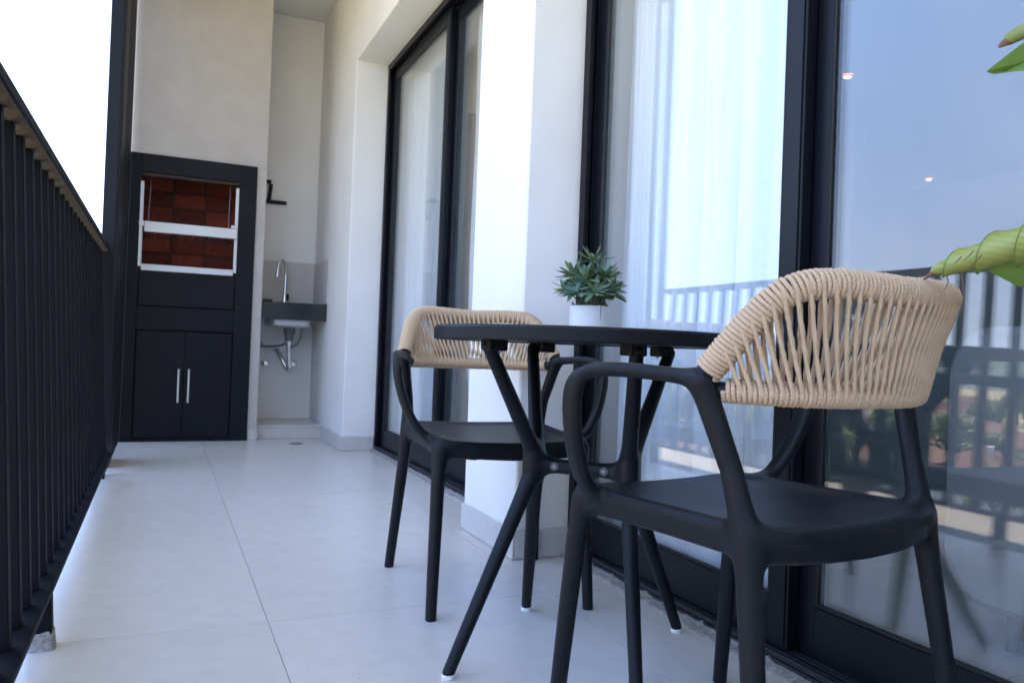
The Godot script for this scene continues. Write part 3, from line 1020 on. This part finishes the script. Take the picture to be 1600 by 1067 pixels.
func sliding_door(label: String, z0: float, z1: float, zm: float) -> Node3D:
	var t := thing("sliding_door", label, "sliding door")
	var s := ST()
	# outer frame: jambs, head, and stepped tracks
	for e in [[z0, 1.0], [z1, -1.0]]:
		var za: float = e[0]
		var sg: float = e[1]
		for st in [[1.30, 1.318, 0.036], [1.3185, 1.334, 0.016], [1.3345, 1.341, 0.026], [1.3415, 1.368, 0.014], [1.3685, 1.390, 0.026], [1.3905, 1.405, 0.014]]:
			var zb: float = za + sg * st[2]
			box(s, Vector3(st[0], 0.03, minf(za + sg * 0.0006, zb)), Vector3(st[1], 2.549, maxf(za + sg * 0.0006, zb)), 0.001)
	put("jamb", s.commit(), M.frame, t)
	s = ST()
	for st in [[1.30, 1.318, 0.040], [1.3185, 1.334, 0.02], [1.3345, 1.341, 0.035], [1.3415, 1.368, 0.02], [1.3685, 1.390, 0.035], [1.3905, 1.405, 0.02]]:
		box(s, Vector3(st[0], 2.549 - st[2], z0 + 0.04), Vector3(st[1], 2.5485, z1 - 0.04), 0.001)
	put("head", s.commit(), M.frame, t)
	s = ST()
	box(s, Vector3(1.30, -0.01, z0 + 0.001), Vector3(1.41, 0.018, z1 - 0.001), 0.002)
	for x in [1.312, 1.326, 1.346, 1.360, 1.380, 1.400]:
		box(s, Vector3(x - 0.0025, 0.0185, z0 + 0.002), Vector3(x + 0.0025, 0.031, z1 - 0.002), 0.001)
	put("track", s.commit(), M.track, t)
	sash(t, "sash", 1.334, z0 + 0.03, zm + 0.035)
	sash(t, "sash", 1.3705, zm + 0.018, z1 - 0.03)
	return t

func curtain(label: String, z0: float, z1: float, folds: float, sd: int, lean := 0.0, x0 := 1.458, top := 2.9) -> void:
	var t := thing("curtain", label, "curtain", Vector3(x0, 0, z0))
	var f := FastNoiseLite.new()
	f.seed = sd
	f.frequency = 1.0
	var s := ST()
	var n := 260
	var w := z1 - z0
	var rows := [0.02, 0.6, 1.2, 1.8, 2.4, top]
	var grid := []
	for i in n + 1:
		var u := float(i) / n
		var col := []
		for y in rows:
			var ph := u * folds * TAU + 1.6 * f.get_noise_2d(u * folds * 0.6, y * 0.12) * 3.0
			var amp: float = (0.022 + 0.011 * f.get_noise_1d(u * folds * 0.5 + 50.0)) * (0.75 + 0.25 * (1.0 - y / top))
			col.append(Vector3(amp * sin(ph) + 0.009 * sin(ph * 2.0 + 1.0), y, u * w + lean * (y / top) * (1.0 - u) + 0.010 * cos(ph)))
		grid.append(col)
	var nr := []
	for i in n + 1:
		var col := []
		for j in rows.size():
			var du: Vector3 = grid[mini(i + 1, n)][j] - grid[maxi(i - 1, 0)][j]
			var dv: Vector3 = grid[i][mini(j + 1, rows.size() - 1)] - grid[i][maxi(j - 1, 0)]
			col.append(dv.cross(du).normalized())
		nr.append(col)
	for i in n:
		for j in rows.size() - 1:
			for q in [[i, j], [i, j + 1], [i + 1, j + 1], [i, j], [i + 1, j + 1], [i + 1, j]]:
				var nn: Vector3 = nr[q[0]][q[1]]
				s.set_normal(nn if nn.x < 0.0 else -nn)
				s.set_uv(Vector2(float(q[0]) / n * w * 4.0, rows[q[1]] * 1.0))
				s.add_vertex(grid[q[0]][q[1]])
	put("cloth", s.commit(), M.curtain, t)
	put("heading", boxm(Vector3(-0.02, top - 0.002, 0.0), Vector3(0.02, top + 0.04, w), 0.004), M.glide, t)

func build_doors() -> void:
	sliding_door("far black framed sliding door beside the sink niche wall", -5.10, -2.87, -3.985)
	sliding_door("near black framed sliding door behind the table and chairs", -2.39, -0.35, -1.42)
	curtain("sheer white curtain behind the far leaf of the far door", -5.2, -4.02, 11.0, 3, 0.10)
	curtain("sheer white curtain behind the near leaf of the far door", -3.78, -2.4, 13.0, 4, -0.12, 1.475)
	curtain("sheer white curtain hanging behind the near door's left pane", -2.36, -1.53, 6.0, 9)
	# rough mortar fillet between tiles and tracks
	for e in [[-5.085, -2.88, "rough cement strip along the sill of the far door"], [-2.377, -0.36, "rough cement strip along the sill of the near door"]]:
		var t := thing("mortar_strip", e[2], "mortar", Vector3(1.3, 0, e[0]))
		var f := FastNoiseLite.new()
		f.seed = 8
		f.frequency = 6.0
		var s := ST()
		var n := 160
		var w: float = e[1] - e[0]
		var prev := []
		for i in n + 1:
			var z := w * i / n
			var a := f.get_noise_2d(z * 3.0, e[0])
			var b := f.get_noise_2d(z * 5.0, e[0] + 40.0)
			var col := [Vector3(-0.034 + 0.012 * a, -0.004, z), Vector3(-0.028 + 0.012 * a, 0.006 + 0.004 * b, z), Vector3(-0.012 + 0.005 * b, 0.010 + 0.005 * a, z), Vector3(0.004, 0.014 + 0.012 * maxf(b, -0.2), z), Vector3(0.006, -0.004, z)]
			if i > 0:
				for k in 4:
					quad(s, prev[k], col[k], col[k + 1], prev[k + 1], Vector3(-0.5, 1, 0))
			prev = col
		put("fillet", s.commit(), M.mortar_pale, t)

# ---------------------------------------------------------------- railing
func build_railing() -> void:
	var t := thing("railing", "dark blue-black flat bar balcony railing along the open side", "railing", Vector3(-0.193, 0, 0))
	t.rotation.z = 0.0505
	put("top_rail", boxm(Vector3(-0.078, 1.102, -4.236), Vector3(0.0, 1.127, 2.3), 0.003), M.rail_paint, t)
	put("bottom_rail", boxm(Vector3(-0.078, 0.122, -4.236), Vector3(0.0, 0.135, 2.3), 0.002), M.rail_paint, t)
	put("rail_underside", boxm(Vector3(-0.074, 1.0995, -4.23), Vector3(-0.004, 1.1018, 2.29), 0.0), M.dull_brown, t)  # thin brown strip set below the black top rail
	var bar := boxm(Vector3(-0.058, 0.1352, -0.0150), Vector3(-0.026, 1.0993, 0.0150), 0.002)
	for i in 54:
		put("baluster", bar, M.rail_paint, t, Vector3(0, 0, -4.17 + i * 0.1205))
	for z in [-2.0, 0.27]:
		var p := put("post", boxm(Vector3(-0.046, 0.0, z - 0.022), Vector3(-0.002, 0.1218, z + 0.012), 0.002), M.rail_paint, t)
		var s := ST()
		var f := FastNoiseLite.new()
		f.seed = int(z * 10.0) + 90
		f.frequency = 12.0
		for k in 28:
			var c := []
			for q in 2:
				var a := TAU * (k + q) / 28.0
				var col := []
				for lv in [[1.08, -0.002], [1.05, 0.014], [1.0, 0.036 + 0.022 * f.get_noise_1d((k + q) % 28 * 0.13)], [0.82, 0.040]]:
					var ca := signf(cos(a)) * pow(absf(cos(a)), 0.4)
					var sa := signf(sin(a)) * pow(absf(sin(a)), 0.4)
					col.append(Vector3(-0.024 + ca * 0.0255 * lv[0], lv[1], z - 0.005 + sa * 0.0215 * lv[0]))
				c.append(col)
			for j in 3:
				quad(s, c[0][j], c[1][j], c[1][j + 1], c[0][j + 1], Vector3(c[0][j].x + 0.024, 0.03, c[0][j].z - z))
		put("mortar_foot", s.commit(), M.mortar_pale, p)

# ---------------------------------------------------------------- table
func build_table() -> void:
	var c := Vector3(0.9006, 0, -1.6067)
	var t := thing("table", "round black bistro table with splayed bent legs", "table", c)
	var s := ST()
	lathe(s, [Vector2(0.0, 0.7215), Vector2(0.325, 0.7215), Vector2(0.325, 0.7185), Vector2(0.3485, 0.7185), Vector2(0.350, 0.721), Vector2(0.350, 0.744), Vector2(0.3475, 0.7485), Vector2(0.343, 0.750), Vector2(0.0, 0.750)], 96)
	put("tabletop", s.commit(), M.table_top, t)
	var feet := [Vector3(-0.3206, 0.012, 0.0396), Vector3(0.0237, 0.012, -0.3066), Vector3(0.3206, 0.012, -0.0396), Vector3(-0.0237, 0.012, 0.3066)]
	var nl := Vector3(-0.073, 0.435, -0.064)
	var nr := Vector3(0.078, 0.432, 0.070)
	var bones := []
	for i in 4:
		var f: Vector3 = feet[i]
		var hd := Vector3(f.x, 0, f.z).normalized()
		var nd: Vector3 = nl if i < 2 else nr
		var waist := nd + hd * 0.022
		var top := hd * 0.255 + Vector3(0, 0.705, 0)
		if i == 1:
			top += Vector3(-0.03, 0, 0)
		elif i == 2:
			top += Vector3(0.01, 0, 0)
		bones.append([f, waist + Vector3(0, -0.03, 0), 0.0135, 0.0190, Vector3.ZERO, i])
		bones.append([waist + Vector3(0, -0.03, 0), waist + Vector3(0, 0.035, 0), 0.0190, 0.0190, Vector3.ZERO, i])
		bones.append([waist + Vector3(0, 0.035, 0), top, 0.0190, 0.0150, Vector3.ZERO, i])
	bones.append([nl + Vector3(0, -0.004, 0), nr + Vector3(0, -0.004, 0), 0.0125, 0.0125, Vector3(0, 0.0045, 0), 4])
	var parts := blend(bones, Vector3(-0.37, -0.03, -0.36), Vector3(0.37, 0.74, 0.36), 0.005, 0.012)
	for o in parts:
		put("leg" if o < 4 else "crossbar", parts[o], M.plastic, t)
	for i in 4:
		var f: Vector3 = feet[i]
		var hd := Vector3(f.x, 0, f.z).normalized()
		put("glide", lathem([Vector2(0.0, 0.0), Vector2(0.013, 0.0), Vector2(0.0145, 0.003), Vector2(0.0145, 0.009), Vector2(0.010, 0.012)], 16), M.glide, t, Vector3(f.x, 0, f.z))
		var x := Transform3D(Basis(Vector3.UP, atan2(-hd.z, hd.x)), hd * 0.235)
		s = ST()
		box(s, Vector3(-0.018, 0.696, -0.020), Vector3(0.030, 0.7213, 0.020), 0.003, x)
		var mp := put("mounting_plate", s.commit(), M.plastic, t)
		s = ST()
		lathe(s, [Vector2(0.0, 0.6915), Vector2(0.005, 0.6925), Vector2(0.006, 0.6958)], 10, hd * 0.235 - hd * 0.010)
		put("screw", s.commit(), M.steel, mp)
	# bolts in the crossbar, seen from the viewer's side
	var bd := (nr - nl).normalized()
	var side := bd.cross(Vector3.UP).normalized()
	if side.z < 0:
		side = -side
	for k in [0.2, 0.78]:
		var p := nl.lerp(nr, k) + side * 0.0142 + Vector3(0, -0.004, 0)
		s = ST()
		var b := Basis(bd, side, bd.cross(side))
		lathe(s, [Vector2(0.0095, -0.003), Vector2(0.0095, 0.0020), Vector2(0.0075, 0.0024), Vector2(0.0065, 0.0008), Vector2(0.0, 0.0006)], 18, p, b)
		put("bolt_ring", s.commit(), M.mark, t)
		s = ST()
		lathe(s, [Vector2(0.0045, 0.0005), Vector2(0.0042, 0.003), Vector2(0.0024, 0.0042), Vector2(0.0, 0.0042)], 12, p, b)
		put("bolt", s.commit(), M.galvanised, t)

# ---------------------------------------------------------------- chairs
func path_at(p: PackedVector3Array, lens: PackedFloat32Array, d: float) -> Array:
	var i := clampi(lens.bsearch(d) - 1, 0, p.size() - 2)
	var t := clampf((d - lens[i]) / maxf(lens[i + 1] - lens[i], 1e-6), 0.0, 1.0)
	return [p[i].lerp(p[i + 1], t), (p[i + 1] - p[i]).normalized()]

func lengths(p: PackedVector3Array) -> PackedFloat32Array:
	var l := PackedFloat32Array([0.0])
	for i in range(1, p.size()):
		l.append(l[i - 1] + p[i].distance_to(p[i - 1]))
	return l

func winding(path: PackedVector3Array, r: float, rope: float, pitch: float, d0: float, d1: float) -> Mesh:
	var lens := lengths(path)
	var turns := int((d1 - d0) / pitch)
	var seg := 48
	var pts := PackedVector3Array()
	var rr := RandomNumberGenerator.new()
	rr.seed = 3
	var ph := 0.0
	for i in turns * seg + 1:
		var d := d0 + (d1 - d0) * i / float(turns * seg)
		var q := path_at(path, lens, d)
		var t: Vector3 = q[1]
		var back := Vector3(0, 0, -1)
		var u := (back - t * back.dot(t)).normalized()
		var v := t.cross(u)
		var a := TAU * i / float(seg)
		if i % seg == 0:
			ph = rr.randf_range(-0.0006, 0.0006)
		pts.append(q[0] + (u * cos(a) + v * sin(a)) * (r + ph))
	var s := ST()
	tube(s, pts, rope, rope, 9, 1.0, true, 0.0155)
	return s.commit()

func build_chairs() -> void:
	var t := thing("chair", "near black chair with beige rope back, seen from behind", "chair", Vector3.ZERO, 0.0, "rope back chairs at the table")
	var bones := []
	var no := Vector3.ZERO
	for sg in [-1.0, 1.0]:
		var k := Vector3(sg, 1, 1)
		var fo := 1 if sg < 0 else 2
		var ro := 3 if sg < 0 else 4
		var ao := 5 if sg < 0 else 6
		bones.append([Vector3(0.2195, -0.012, 0.250) * k, Vector3(0.206, 0.36, 0.216) * k, 0.0145, 0.0185, no, fo])
		bones.append([Vector3(0.206, 0.36, 0.216) * k, Vector3(0.200, 0.428, 0.206) * k, 0.0185, 0.0205, no, fo])
		bones.append([Vector3(0.2445, -0.012, -0.259) * k, Vector3(0.220, 0.34, -0.206) * k, 0.0145, 0.0180, no, ro])
		bones.append([Vector3(0.220, 0.34, -0.206) * k, Vector3(0.213, 0.445, -0.190) * k, 0.0180, 0.0200, no, ro])
		bones.append([Vector3(0.213, 0.445, -0.190) * k, Vector3(0.222, 0.54, -0.164) * k, 0.0200, 0.0162, no, ro])
		bones.append([Vector3(0.222, 0.54, -0.164) * k, Vector3(0.246, 0.662, -0.125) * k, 0.0162, 0.0185, no, ro])
		var arm := smooth([Vector3(0.246, 0.668, -0.125) * k, Vector3(0.272, 0.674, -0.03) * k, Vector3(0.294, 0.674, 0.045) * k, Vector3(0.303, 0.664, 0.088) * k, Vector3(0.305, 0.636, 0.109) * k, Vector3(0.297, 0.585, 0.119) * k, Vector3(0.277, 0.525, 0.131) * k, Vector3(0.245, 0.474, 0.144) * k, Vector3(0.203, 0.444, 0.150) * k], 4)
		for i in arm.size() - 1:
			var u := float(i) / (arm.size() - 2)
			var wide := 0.008 * smoothstep(0.15, 0.5, u) * (1.0 - 0.5 * smoothstep(0.7, 1.0, u))
			bones.append([arm[i], arm[i + 1], 0.0118, 0.0118, Vector3(0, 0, maxf(wide, 0.0001)) if u > 0.3 else Vector3(0.004 * u + 0.001, 0, 0), ao])
	var rim := []
	for sg in [-1.0, 1.0]:
		var k := Vector3(sg, 1, 1)
		rim.append([Vector3(0.212, 0.440, -0.190) * k, Vector3(0.205, 0.438, 0.0) * k, 0.0125, 0.0125, 0.010])
		rim.append([Vector3(0.205, 0.438, 0.0) * k, Vector3(0.199, 0.432, 0.204) * k, 0.0125, 0.0125, 0.010])
		rim.append([Vector3(0.199, 0.430, 0.206) * k, Vector3(0.11, 0.422, 0.222) * k, 0.0125, 0.012, 0.006])
		rim.append([Vector3(0.11, 0.422, 0.222) * k, Vector3(0, 0.418, 0.228), 0.012, 0.012, 0.004])
		rim.append([Vector3(0.207, 0.438, -0.196) * k, Vector3(0.155, 0.435, -0.214) * k, 0.011, 0.011, 0.014])
		rim.append([Vector3(0.155, 0.435, -0.214) * k, Vector3(0.08, 0.433, -0.227) * k, 0.011, 0.011, 0.014])
		rim.append([Vector3(0.08, 0.433, -0.227) * k, Vector3(0, 0.432, -0.231), 0.011, 0.011, 0.014])
	for q in rim:
		bones.append([q[0], q[1], q[2], q[3], Vector3(0, q[4], 0), 7])
	bones.append(["slab", Vector3(0, 0.450, -0.002), Vector3(0.212, 0.02, 0.230), 0.055, 0.004, 0])
	var parts := blend(bones, Vector3(-0.345, -0.02, -0.32), Vector3(0.345, 0.72, 0.29), 0.005, 0.008)
	var names := {0: "seat", 1: "leg", 2: "leg", 3: "leg", 4: "leg", 5: "armrest", 6: "armrest", 7: "seat_rail"}
	for o in parts:
		put(names[o], parts[o], M.plastic, t)
	# rope back
	var half := [Vector3(0.246, 0.670, -0.124), Vector3(0.236, 0.698, -0.146), Vector3(0.223, 0.740, -0.178), Vector3(0.205, 0.780, -0.211), Vector3(0.180, 0.801, -0.237), Vector3(0.135, 0.808, -0.261), Vector3(0.065, 0.806, -0.280)]
	var top := half.duplicate()
	top.append(Vector3(0, 0.804, -0.287))
	for i in range(half.size() - 1, -1, -1):
		top.append(half[i] * Vector3(-1, 1, 1))
	var tp := smooth(top, 8)
	var hb := [Vector3(0.232, 0.653, -0.132), Vector3(0.206, 0.652, -0.170), Vector3(0.160, 0.651, -0.205), Vector3(0.09, 0.650, -0.230)]
	var bot := hb.duplicate()
	bot.append(Vector3(0, 0.650, -0.239))
	for i in range(hb.size() - 1, -1, -1):
		bot.append(hb[i] * Vector3(-1, 1, 1))
	var bp := smooth(bot, 8)
	var s := ST()
	tube(s, tp, 0.0165, 0.0165, 12)
	put("top_rail", s.commit(), M.plastic, t)
	s = ST()
	tube(s, bp, 0.0125, 0.0125, 12)
	put("lower_rail", s.commit(), M.plastic, t)
	var tl := lengths(tp)
	var bl := lengths(bp)
	var tw: float = tl[tl.size() - 1]
	var bw: float = bl[bl.size() - 1]
	var w1 := put("rope_binding", winding(tp, 0.0185, 0.0034, 0.0067, 0.012, tw - 0.012), M.rope, t)
	w1.set_meta("kind", "stuff")
	var w2 := put("rope_binding", winding(bp, 0.0145, 0.0034, 0.0067, 0.018, bw - 0.018), M.rope, t)
	w2.set_meta("kind", "stuff")
	var n := 37
	for layer in 2:
		var off := 0.0185 if layer == 0 else -0.0185
		for i in n:
			var u := (i + 0.5 + 0.25 * layer) / float(n + 1)
			var shift := 0.021 if layer == 0 else -0.021
			var qa := path_at(tp, tl, clampf(0.045 + u * (tw - 0.09), 0.03, tw - 0.03))
			var edge := minf(u, 1.0 - u) * 2.0
			var qb := path_at(bp, bl, clampf(0.03 + u * (bw - 0.06) + shift * (0.3 + 0.7 * edge), 0.022, bw - 0.022))
			var a: Vector3 = qa[0]
			var b: Vector3 = qb[0]
			var along: Vector3 = (qa[1] + qb[1]).normalized()
			var nrm := along.cross((a - b).normalized()).normalized()
			if nrm.z > 0:
				nrm = -nrm
			var d := (a - b).normalized()
			var ss := ST()
			var ob := off * 0.80
			tube(ss, smooth([a + nrm * off * 0.5 + d * 0.012, a + nrm * off - d * 0.004, (a + b) / 2 + nrm * (off + ob) * 0.42, b + nrm * ob + d * 0.004, b + nrm * ob * 0.5 - d * 0.010], 18), 0.0034, 0.0034, 9, 1.0, true, 0.0155)
			put("rope_strand", ss.commit(), M.rope, t)
	t.position = Vector3(0.945, 0, -1.085)
	t.rotation.y = 3.278
	var c: Node3D = t.duplicate()
	c.name = numbered("chair")
	add_child(c, true)
	c.position = Vector3(0.898, 0, -2.14)
	c.rotation.y = -0.102
	c.set_meta("label", "far black chair with beige rope back, facing the viewer across the table")

# ---------------------------------------------------------------- potted plant
func leaf_mesh(l: float, w: float, bend: float) -> Mesh:
	var s := ST()
	var prof := [[0.0, 0.16], [0.2, 0.55], [0.45, 0.9], [0.68, 1.0], [0.86, 0.78], [0.96, 0.4], [1.0, 0.0]]
	var rows := []
	for p in prof:
		var y: float = p[0] * l * (1.0 - 0.08 * bend * p[0])
		var z: float = bend * l * 0.55 * p[0] * p[0]
		var hw: float = p[1] * w / 2.0
		rows.append([Vector3(-hw, y, z + hw * 0.35 * 0.0), Vector3(0, y, z + hw * 0.30), Vector3(hw, y, z)])
	for i in rows.size() - 1:
		for k in 2:
			quad(s, rows[i][k], rows[i][k + 1], rows[i + 1][k + 1], rows[i + 1][k], Vector3(0, 0.2, -1))
	return s.commit()

func build_plant() -> void:
	var at := Vector3(0.966, 0.750, -1.70)
	var t := thing("potted_plant", "bushy artificial plant in a small white pot on the table", "potted plant", at)
	var s := ST()
	lathe(s, [Vector2(0.0, 0.0), Vector2(0.047, 0.0), Vector2(0.050, 0.004), Vector2(0.050, 0.062), Vector2(0.049, 0.064), Vector2(0.046, 0.064), Vector2(0.0455, 0.052), Vector2(0.0, 0.051)], 40)
	var pot := put("pot", s.commit(), M.pot, t)
	var x := Transform3D(Basis(Vector3.UP, 0.0), Vector3(0.0, 0, 0))
	x = Transform3D(Basis(Vector3.UP, -0.42 + 0.25), Vector3.ZERO)
	s = ST()
	box(s, Vector3(0.0094, 0.030, 0.0484), Vector3(0.0106, 0.063, 0.0494), 0.0, x)
	put("seam", s.commit(), M.mark, pot)
	var rr := RandomNumberGenerator.new()
	rr.seed = 12
	s = ST()
	for i in 170:
		var a := rr.randf() * TAU
		var r := sqrt(rr.randf()) * 0.044
		var c := Vector3(cos(a) * r, rr.randf_range(0.054, 0.071), sin(a) * r)
		var rad := rr.randf_range(0.0025, 0.0048)
		var col: Color = [Color(1, 1, 1), Color(0.6, 0.55, 0.5), Color(1.6, 1.5, 1.35), Color(0.4, 0.35, 0.3)][i % 4]
		var v := []
		for d in [Vector3(1, 0, 0), Vector3(-1, 0, 0), Vector3(0, 1, 0), Vector3(0, -1, 0), Vector3(0, 0, 1), Vector3(0, 0, -1)]:
			v.append(c + d * rad * rr.randf_range(0.7, 1.25))
		s.set_color(col)
		for f in [[0, 2, 4], [4, 2, 1], [1, 2, 5], [5, 2, 0], [0, 4, 3], [4, 1, 3], [1, 5, 3], [5, 0, 3]]:
			tri(s, v[f[0]], v[f[1]], v[f[2]], (v[f[0]] + v[f[1]] + v[f[2]]) / 3.0 - c)
	var st := put("pebbles", s.commit(), M.stones, t)
	st.set_meta("kind", "stuff")
	var lm := [leaf_mesh(0.052, 0.0112, 0.35), leaf_mesh(0.048, 0.0118, 0.7), leaf_mesh(0.057, 0.0105, 0.15), leaf_mesh(0.046, 0.0112, 1.0)]
	# rosettes: [position, tilt direction, tilt]
	var ros := [[Vector3(0.004, 0.172, 0.0), 0.0, 0.05, 22], [Vector3(-0.004, 0.13, 0.012), 1.2, 0.2, 18]]
	for k in 6:
		var a := TAU * k / 6.0 + 0.4
		ros.append([Vector3(cos(a) * 0.040, 0.130 + 0.010 * sin(k * 2.3), sin(a) * 0.040), a, 0.45, 19])
	for k in 7:
		var a := TAU * k / 7.0 + 0.1
		ros.append([Vector3(cos(a) * 0.050, 0.096 + 0.007 * sin(k * 1.7), sin(a) * 0.050), a, 0.75, 18])
	var stems := ST()
	for q in ros:
		var p: Vector3 = q[0]
		var out := Vector3(cos(q[1]), 0, sin(q[1]))
		var axis := (Vector3.UP * cos(q[2]) + out * sin(q[2])).normalized()
		tube(stems, smooth([Vector3(p.x * 0.25, 0.05, p.z * 0.25), Vector3(p.x * 0.6, lerpf(0.05, p.y, 0.5), p.z * 0.6), p], 3), 0.0022, 0.0016, 6)
		var u := axis.cross(Vector3(0.3, 0.2, 0.9)).normalized()
		var v := axis.cross(u)
		for i in q[3]:
			var a: float = i * 2.399 + q[1]
			var el := lerpf(0.25, 1.25, float(i) / q[3]) + rr.randf_range(-0.12, 0.12)
			var d := (axis * cos(el) + (u * cos(a) + v * sin(a)) * sin(el)).normalized()
			if d.y < -0.12:
				d.y = -0.12
				d = d.normalized()
			var o := MeshInstance3D.new()
			o.name = "leaf"
			o.mesh = lm[rr.randi() % 4]
			o.material_override = M["leaf%d" % (2 if rr.randf() < 0.12 else rr.randi() % 2)]
			var side := d.cross(axis).normalized()
			var bk := side.cross(d).normalized()
			if bk.dot(axis) > 0:
				side = -side
				bk = -bk
			o.transform = Transform3D(Basis(side, d, bk).scaled_local(Vector3.ONE * rr.randf_range(0.8, 1.1)), p - axis * 0.006 * (1.0 - el))
			t.add_child(o, true)
	put("stem", stems.commit(), M.leaf0, t)

# ---------------------------------------------------------------- banana plant entering from the right
func build_banana() -> void:
	var t := thing("banana_plant", "green banana plant reaching in from the right edge", "plant", Vector3(1.02, 0, -0.18))
	var inv := Vector3(1.02, 0, -0.18)
	put("pot", lathem([Vector2(0.0, 0.0), Vector2(0.10, 0.0), Vector2(0.14, 0.24), Vector2(0.15, 0.24), Vector2(0.15, 0.27), Vector2(0.13, 0.27), Vector2(0.125, 0.23), Vector2(0.0, 0.23)], 30), M.terracotta_pot, t)
	put("soil", lathem([Vector2(0.128, 0.232), Vector2(0.0, 0.24)], 24), M.soil, t)
	put("stem", tubem(Array(smooth([Vector3(0, 0.23, 0), Vector3(0.01, 0.6, 0.0), Vector3(0.0, 0.95, 0.01), Vector3(0.0, 1.2, 0.0)])), 0.035, 0.022, 14), M.banana_stem, t)
	# rolled leaf: a sheet wound about its axis, tip in view
	var tip := Vector3(1.0, 0.834, -0.782) - inv
	var root := Vector3(0.0, 0.93, -0.02)
	var s := ST()
	var edge := PackedVector3Array()
	var nl := 150
	var nt := 56
	var grid := []
	for i in nl + 1:
		var u := float(i) / nl
		var ax := tip.lerp(root, u) + Vector3(0, 0.010 * sin(u * PI), 0)
		var r := 0.037 * pow(u * 2.4, 0.42) * (1.0 - 0.25 * u) if u < 0.4167 else 0.037 * (1.0 - 0.25 * u)
		r = maxf(r, 0.002)
		var col := []
		for j in nt + 1:
			var w := float(j) / nt
			var a := w * TAU * 1.75 - 78.0 * u * (1.0 - 0.35 * u) + 1.0
			var rr := r * (0.93 - 0.30 * w + 0.20 * exp(-w * 16.0))
			if j == 0:
				edge.append(ax + Vector3(cos(a) * rr * 0.8, sin(a) * rr, 0))
			col.append(ax + Vector3(cos(a) * rr * 0.8, sin(a) * rr, 0))
		grid.append(col)
	for i in nl:
		for j in nt:
			var a: Vector3 = grid[i][j]
			var b: Vector3 = grid[i + 1][j]
			var c: Vector3 = grid[i + 1][j + 1]
			var d: Vector3 = grid[i][j + 1]
			var mid := tip.lerp(root, float(i) / nl) + Vector3(0, 0.010 * sin(float(i) / nl * PI), 0)
			var out := a - mid
			for p in [[a, i, j], [b, i + 1, j], [c, i + 1, j + 1], [a, i, j], [c, i + 1, j + 1], [d, i, j + 1]]:
				var mm := tip.lerp(root, float(p[1]) / nl) + Vector3(0, 0.010 * sin(float(p[1]) / nl * PI), 0)
				s.set_normal((p[0] - mm).normalized())
				s.set_uv(Vector2((p[0] - mm).y * 6.0 + float(p[1]) / nl * 1.5, float(p[1]) / nl * 0.6))
				s.add_vertex(p[0])
	var rl := put("rolled_leaf", s.commit(), M.banana, t)
	s = ST()
	tube(s, edge, 0.0007, 0.0007, 6)
	put("overlap_shade_line", s.commit(), M.banana_blade, rl)  # darker line painting in the shade where the roll overlaps itself
	put("leaf_tip", tubem([tip + Vector3(0, 0.0, 0.008), tip + Vector3(0.0, -0.006, -0.003), tip + Vector3(0, -0.011, -0.012)], 0.005, 0.0012, 8), M.banana_dry, t)
	# open blade hanging under the roll
	s = ST()
	var rows := []
	for i in 21:
		var u := float(i) / 20.0
		var z := lerpf(-0.735, -0.30, u)
		var top := lerpf(0.838, 0.87, u)
		var dep := 0.03 + 0.12 * smoothstep(0.08, 0.6, u) if u > 0.0 else 0.004
		var col := []
		for j in 7:
			var w := j / 6.0
			col.append(Vector3(1.012 + 0.03 * w * w + 0.012 * sin(u * 5.0) * w, top - dep * w, z + 0.03 * w) - inv)
		rows.append(col)
	for i in 20:
		for j in 6:
			quad(s, rows[i][j], rows[i][j + 1], rows[i + 1][j + 1], rows[i + 1][j], Vector3(-1, 0, 0))
	put("leaf_blade", s.commit(), M.banana_blade, t)
	for q in [[-0.757, 0.829, 0.022], [-0.733, 0.828, 0.058]]:
		var p := Vector3(0.998, q[1], q[0]) - inv
		put("dry_fibre", tubem(Array(smooth([p, p + Vector3(0.002, -q[2] * 0.5, 0.003), p + Vector3(0, -q[2], 0)])), 0.0011, 0.0006, 5), M.banana_dry, t)
	# scars on the roll
	for q in [[-0.695, 0.852, 0.016], [-0.683, 0.846, 0.022], [-0.712, 0.846, 0.012]]:
		var p := Vector3(0.968, q[1], q[0]) - inv
		put("scar", tubem([p, p + Vector3(0.0, -q[2] * 0.7, -q[2] * 0.8)], 0.0009, 0.0005, 5), M.banana_dry, t)
	# upper young leaf with a dry tip
	s = ST()
	rows = []
	for i in 13:
		var u := i / 12.0
		var ax := Vector3(1.03, 1.106 + 0.05 * u, -0.722 + 0.55 * u) - inv
		var hw := 0.026 * sin(minf(u * 7.0 + 0.02, PI / 2.0)) + 0.03 * u
		rows.append([ax + Vector3(-0.01, hw, 0), ax + Vector3(0.008, 0, 0), ax + Vector3(-0.01, -hw, 0)])
	for i in 12:
		for j in 2:
			quad(s, rows[i][j], rows[i][j + 1], rows[i + 1][j + 1], rows[i + 1][j], Vector3(-1, 0, 0))
	put("young_leaf", s.commit(), M.banana_blade, t)
	put("bud", tubem(Array(smooth([Vector3(1.03, 1.142, -0.700) - inv, Vector3(1.03, 1.150, -0.66) - inv, Vector3(1.03, 1.165, -0.4) - inv, Vector3(1.02, 1.19, -0.18) - inv])), 0.006, 0.02, 10), M.banana_stem, t)
	put("bud_tip", tubem([Vector3(1.03, 1.144, -0.696) - inv, Vector3(1.03, 1.139, -0.712) - inv], 0.008, 0.002, 8), M.banana_dry, t)
